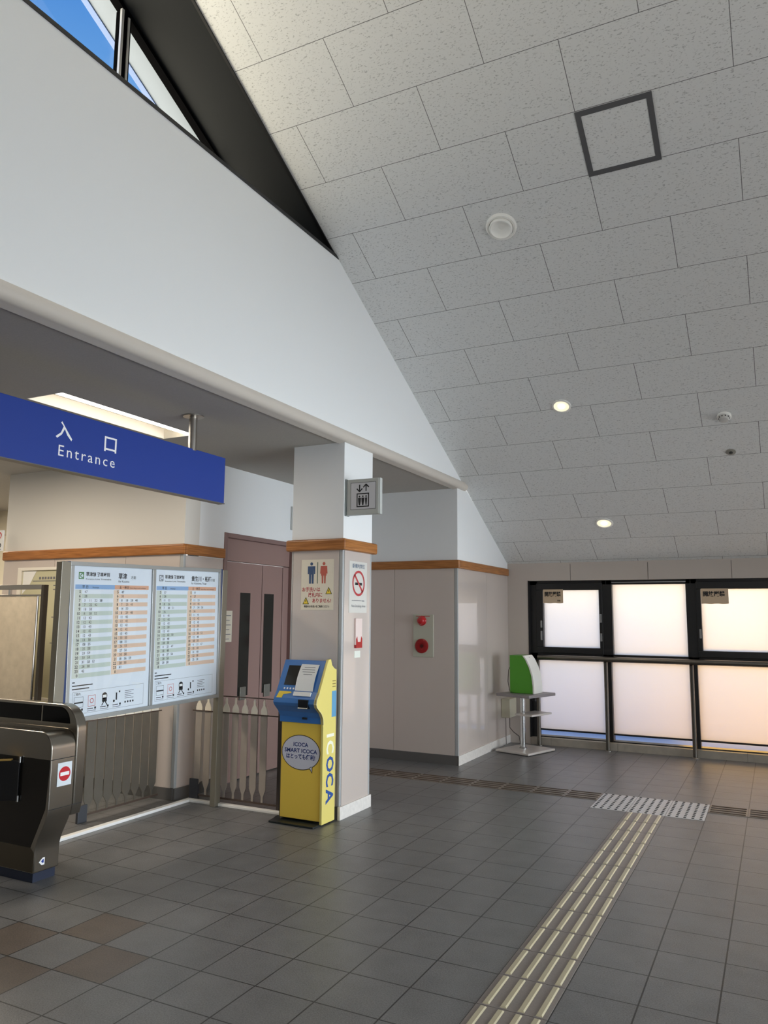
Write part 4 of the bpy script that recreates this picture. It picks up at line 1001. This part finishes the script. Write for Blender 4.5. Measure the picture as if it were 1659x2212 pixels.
# notices on the panes
def pane_notice(x0, x1, z0, z1, label, small):
    f = F((0, GY0-0.036, 0), (1,0,0), (0,0,1), (0,-1,0))
    o = MB(); n = 8
    for i in range(n):
        a0, a1 = x0+(x1-x0)*i/n, x0+(x1-x0)*(i+1)/n
        w0, w1 = 0.003*math.sin(i*1.7), 0.003*math.sin((i+1)*1.7)
        o.add([f(a0, z0+w0, 0.002), f(a1, z0+w1, 0.002), f(a1, z1, 0.0), f(a0, z1, 0.0)], [(0,1,2,3)])
    o = o.build('window_notice', mat('tan_notice_paper', (214, 190, 160), 0.6))
    tag(o, label, 'notice')
    k = MB(); k.text('開放厳禁', f, x0+0.022, z0+(z1-z0)*0.52, 0.045, 0.003, width=(x1-x0)*0.80, bold=0.03)
    if small: k.text('駅長', f, x1-0.075, z0+0.022, 0.014, 0.003, bold=0.02)
    k.build('notice_lettering', INK, o, fix=False)
pane_notice(-1.795, -1.535, 1.775, 1.95, 'tan paper notice at the top left of the corner window pane', True)
pane_notice(0.108, 0.405, 1.765, 1.945, 'tan paper notice on the window pane near the right picture edge', False)

# ------------------------------------------------------------------ stand with the green box in the corner
stn = thing('display_stand', (-1.87, 5.42, 0), 'white pedestal stand with two trays in the window corner', 'stand')
STW = mat('stand_pale', (206, 200, 194), 0.35); STG = mat('stand_tray_grey', (136, 130, 132), 0.4)
th = math.radians(-18)
fs_ = F((-1.875, 5.42, 0), (math.cos(th), math.sin(th), 0), (-math.sin(th), math.cos(th), 0), (0,0,1))
MB().prism([(-0.235,-0.28),(0.235,-0.28),(0.235,0.28),(-0.235,0.28)], fs_, 0.006, 0.032).build('base', STW, stn, bevel=0.006)
k = MB(); [k.lathe(F(fs_(a, b_, 0), (1,0,0), (0,1,0), (0,0,1)), [(0.02, 0.0), (0.02, 0.008)], 12) for a in (-0.2, 0.2) for b_ in (-0.24, 0.24)]
k.build('foot', INK, stn)
MB().tube([fs_(-0.03, 0.0, 0.03), fs_(-0.03, 0.0, 0.655)], 0.030, 20).build('pole', CHROME, stn, smooth=True)
MB().lathe(F(fs_(-0.03, 0, 0.032), (1,0,0), (0,1,0), (0,0,1)), [(0.05, 0.0), (0.05, 0.008), (0.034, 0.018)], 24).build('pole_collar', CHROME, stn, smooth=True)
MB().prism([(-0.20,-0.30),(0.27,-0.30),(0.27,0.26),(-0.20,0.26)], fs_, 0.655, 0.690).build('tray', STG, stn, bevel=0.006)
MB().prism([(0.01,-0.22),(0.25,-0.22),(0.25,0.20),(0.01,0.20)], fs_, 0.440, 0.462).build('shelf', STW, stn, bevel=0.004)
MB().prism([(0.10,-0.02),(0.16,-0.02),(0.16,0.02),(0.10,0.02)], fs_, 0.60, 0.655).build('tray_bracket', INK, stn)
gb = thing('green_box', (-1.85, 5.42, 0.69), 'bright green box with a curved white printed front on the stand', 'box')
prof = [(-0.14, 0.692), (0.150, 0.692), (0.150, 0.78), (0.135, 0.90), (0.105, 1.00), (0.06, 1.09), (0.025, 1.135), (-0.14, 1.135)]
fg = F((-1.86, 5.40, 0), (math.cos(th*0.3), math.sin(th*0.3), 0), (0,0,1), (math.sin(th*0.3), -math.cos(th*0.3), 0))
MB().prism(prof, fg, -0.13, 0.13).build('box_body', mat('bright_green', (74, 150, 32), 0.4), gb, bevel=0.004)
ft = []
for (a, b_), (a2, b2) in zip(prof[1:-2], prof[2:-1]): ft.append(((a, b_), (a2, b2)))
k = MB()
outer = [(a+0.018, b_) for a, b_ in prof[1:7]]; inner = prof[1:7]
k.prism(inner[::-1] + outer, fg, -0.135, 0.135)
k.build('white_front', mat('white_front', (232, 232, 226), 0.4), gb)
k = MB()
random.seed(3)
for i in range(16):
    t_ = 0.25+0.7*random.random(); z = 0.70+0.43*t_; c = -0.12+0.24*random.random()
    j = next(q for q in range(5) if outer[q][1] <= z <= outer[q+1][1]); u = (z-outer[j][1])/(outer[j+1][1]-outer[j][1]); a = outer[j][0]+u*(outer[j+1][0]-outer[j][0])
    k.add([fg(a+0.001, z-0.008, c), fg(a+0.001, z-0.008, c+0.022), fg(a-0.004, z+0.008, c+0.022), fg(a-0.004, z+0.008, c)], [(0,1,2,3)])
k.build('front_print', INK, gb)
MB().tube([fg(-0.11, 0.70, 0.14), fg(-0.16, 0.72, 0.10), fg(-0.20, 0.82, 0.05), fg(-0.21, 0.95, 0.0), fg(-0.18, 1.05, -0.05), fg(-0.142, 1.06, -0.06)], 0.004, 8).build('power_cord', mat('cord_brown', (70, 60, 54), 0.5), gb, smooth=True)
jb = thing('junction_box', (-2.2, 5.77, 0.46), 'small cream wall box on the pier behind the stand', 'box')
MB().box(-2.25, -2.135, 5.66, 5.93, 0.345, 0.575).build('box_body', mat('cream_plastic', (196, 190, 168), 0.45), jb, bevel=0.006)
MB().tube([(-2.17, 5.75, 0.35), (-2.17, 5.75, 0.22), (-2.13, 5.76, 0.17), (-2.05, 5.75, 0.12), (-2.03, 5.74, 0.02)], 0.005, 8).build('cable', MATS['cord_brown'], jb, smooth=True)
MB().tube([(-2.21, 5.72, 0.35), (-2.21, 5.72, 0.10), (-2.20, 5.70, 0.02)], 0.004, 8).build('cable', MATS['cord_brown'], jb, smooth=True)

# ------------------------------------------------------------------ behind the gates, left
pt = thing('partition_screen', (-5.4, 0.9, 0), 'freestanding screen with mottled beige board in a steel tube frame', 'screen')
MB().box(-6.30, -4.93, 0.885, 0.905, 0.30, 1.735).build('screen_board', mat('mottled_beige', (186, 174, 154), 0.7, vary=0.09, bscale=14), pt, bevel=0.003)
for x in (-6.35, -4.85): MB().box(x-0.018, x+0.018, 0.87, 0.92, 0.0, 1.84).build('post', mat('dark_post_steel', (84, 78, 70), 0.35, metal=0.7), pt, bevel=0.004)
k = MB(); k.box(-6.32, -4.87, 0.875, 0.915, 1.800, 1.842); k.box(-6.32, -4.87, 0.88, 0.91, 1.738, 1.755); k.build('top_rail', STEEL, pt, bevel=0.003)
for x in (-5.62, -5.30): MB().box(x-0.012, x+0.012, 0.885, 0.905, 1.752, 1.802).build('spacer', CHROME, pt)
MB().tube([(-4.90, 0.87, 0.3), (-4.90, 0.87, 1.74)], 0.010, 10).build('frame_tube', CHROME, pt, smooth=True)
for x in (-6.35, -4.84): MB().box(x-0.03, x+0.03, 0.60, 1.20, 0.0, 0.035).build('foot', STEEL, pt, bevel=0.004)

ntb = thing('notice_board', (-5.4, 1.49, 1.4), 'white-framed notice board with papers on the wall behind the gates, half behind the screen', 'notice board')
fnb = F((0, 1.498, 0), (1,0,0), (0,0,1), (0,-1,0))
k = MB(); k.prism([(-5.955,0.75),(-4.75,0.75),(-4.75,2.045),(-5.955,2.045)], fnb, 0.0, 0.012); k.build('board_back', mat('notice_green_beige', (196, 192, 160), 0.6), ntb)
k = MB()
for (a0,a1,b0,b1) in ((-5.96,-5.905,0.75,2.045),(-4.80,-4.745,0.75,2.045),(-5.905,-4.80,2.015,2.045),(-5.905,-4.80,0.75,0.78)): k.prism([(a0,b0),(a1,b0),(a1,b1),(a0,b1)], fnb, 0.0, 0.03)
k.build('board_frame', mat('frame_white', (232, 226, 214), 0.5), ntb, bevel=0.003)
MB().flat([(-5.895,2.01),(-5.70,2.01),(-5.80,1.86),(-5.895,1.78)], fnb, 0.014).build('folded_sheet', PAPER, ntb)
k = MB()
for i in range(8):
    w_ = 0.03; k.rect(fnb, -5.66+i*0.040, -5.66+i*0.040+0.028, 1.925, 1.950, 0.0135)
for i, zz in enumerate((1.905, 1.86, 1.82, 1.55, 1.30)): k.rect(fnb, -5.75 if i < 1 else -5.45, -5.36, zz, zz+0.008, 0.0135)
k.build('board_lettering', GREYINK, ntb)

ae = thing('aed_sign', (-6.295, 1.46, 2.23), 'white sign with a red heart at the left picture edge', 'sign')
fae = F((0, 1.45, 0), (1,0,0), (0,0,1), (0,-1,0))
MB().prism([(-6.385,2.225),(-6.205,2.225),(-6.205,2.44),(-6.385,2.44)], fae, -0.02, 0.0).build('sign_plate', PAPER, ae)
k = MB()
hpts = [(16*math.sin(t_)**3, 13*math.cos(t_)-5*math.cos(2*t_)-2*math.cos(3*t_)-math.cos(4*t_)) for t_ in [2*math.pi*i/48 for i in range(48)]]
for i in range(48):
    (a, b_), (c_, d_) = hpts[i], hpts[(i+1) % 48]
    k.add([fae(-6.295+a*0.0047, 2.372+b_*0.0042, 0.001), fae(-6.295+c_*0.0047, 2.372+d_*0.0042, 0.001), fae(-6.295+c_*0.0039, 2.372+d_*0.0034, 0.001), fae(-6.295+a*0.0039, 2.372+b_*0.0034, 0.001)], [(0,1,2,3)])
k.line(fae, (-6.315, 2.40), (-6.265, 2.372), 0.010, 0.001); k.line(fae, (-6.265, 2.372), (-6.29, 2.345), 0.010, 0.001)
k.build('red_heart', RED, ae)
k = MB(); k.text('AED', fae, -6.295, 2.258, 0.050, 0.001, align='C', width=0.155, bold=0.03); k.rect(fae, -6.37, -6.22, 2.238, 2.244, 0.001); k.build('sign_lettering', INK, ae, fix=False)
MB().box(-6.36, -6.34, 1.47, 1.62, 2.40, 2.42).build('hanging_arm', STEEL, ae)
MB().box(-6.36, -6.22, 1.60, 1.62, 2.40, 2.42).build('hanging_arm', STEEL, ae)
wu = thing('wall_unit', (-6.6, 3.39, 2.3), 'grey box unit with a white top edge on the far cream wall', 'wall unit')
MB().box(-8.2, -7.55, 3.25, 3.40, 2.25, 2.78).build('unit_body', mat('unit_grey', (120, 116, 104), 0.5), wu, bevel=0.005)
MB().box(-8.2, -7.50, 3.22, 3.40, 2.78, 2.82).build('unit_top', PAPER, wu, bevel=0.004)
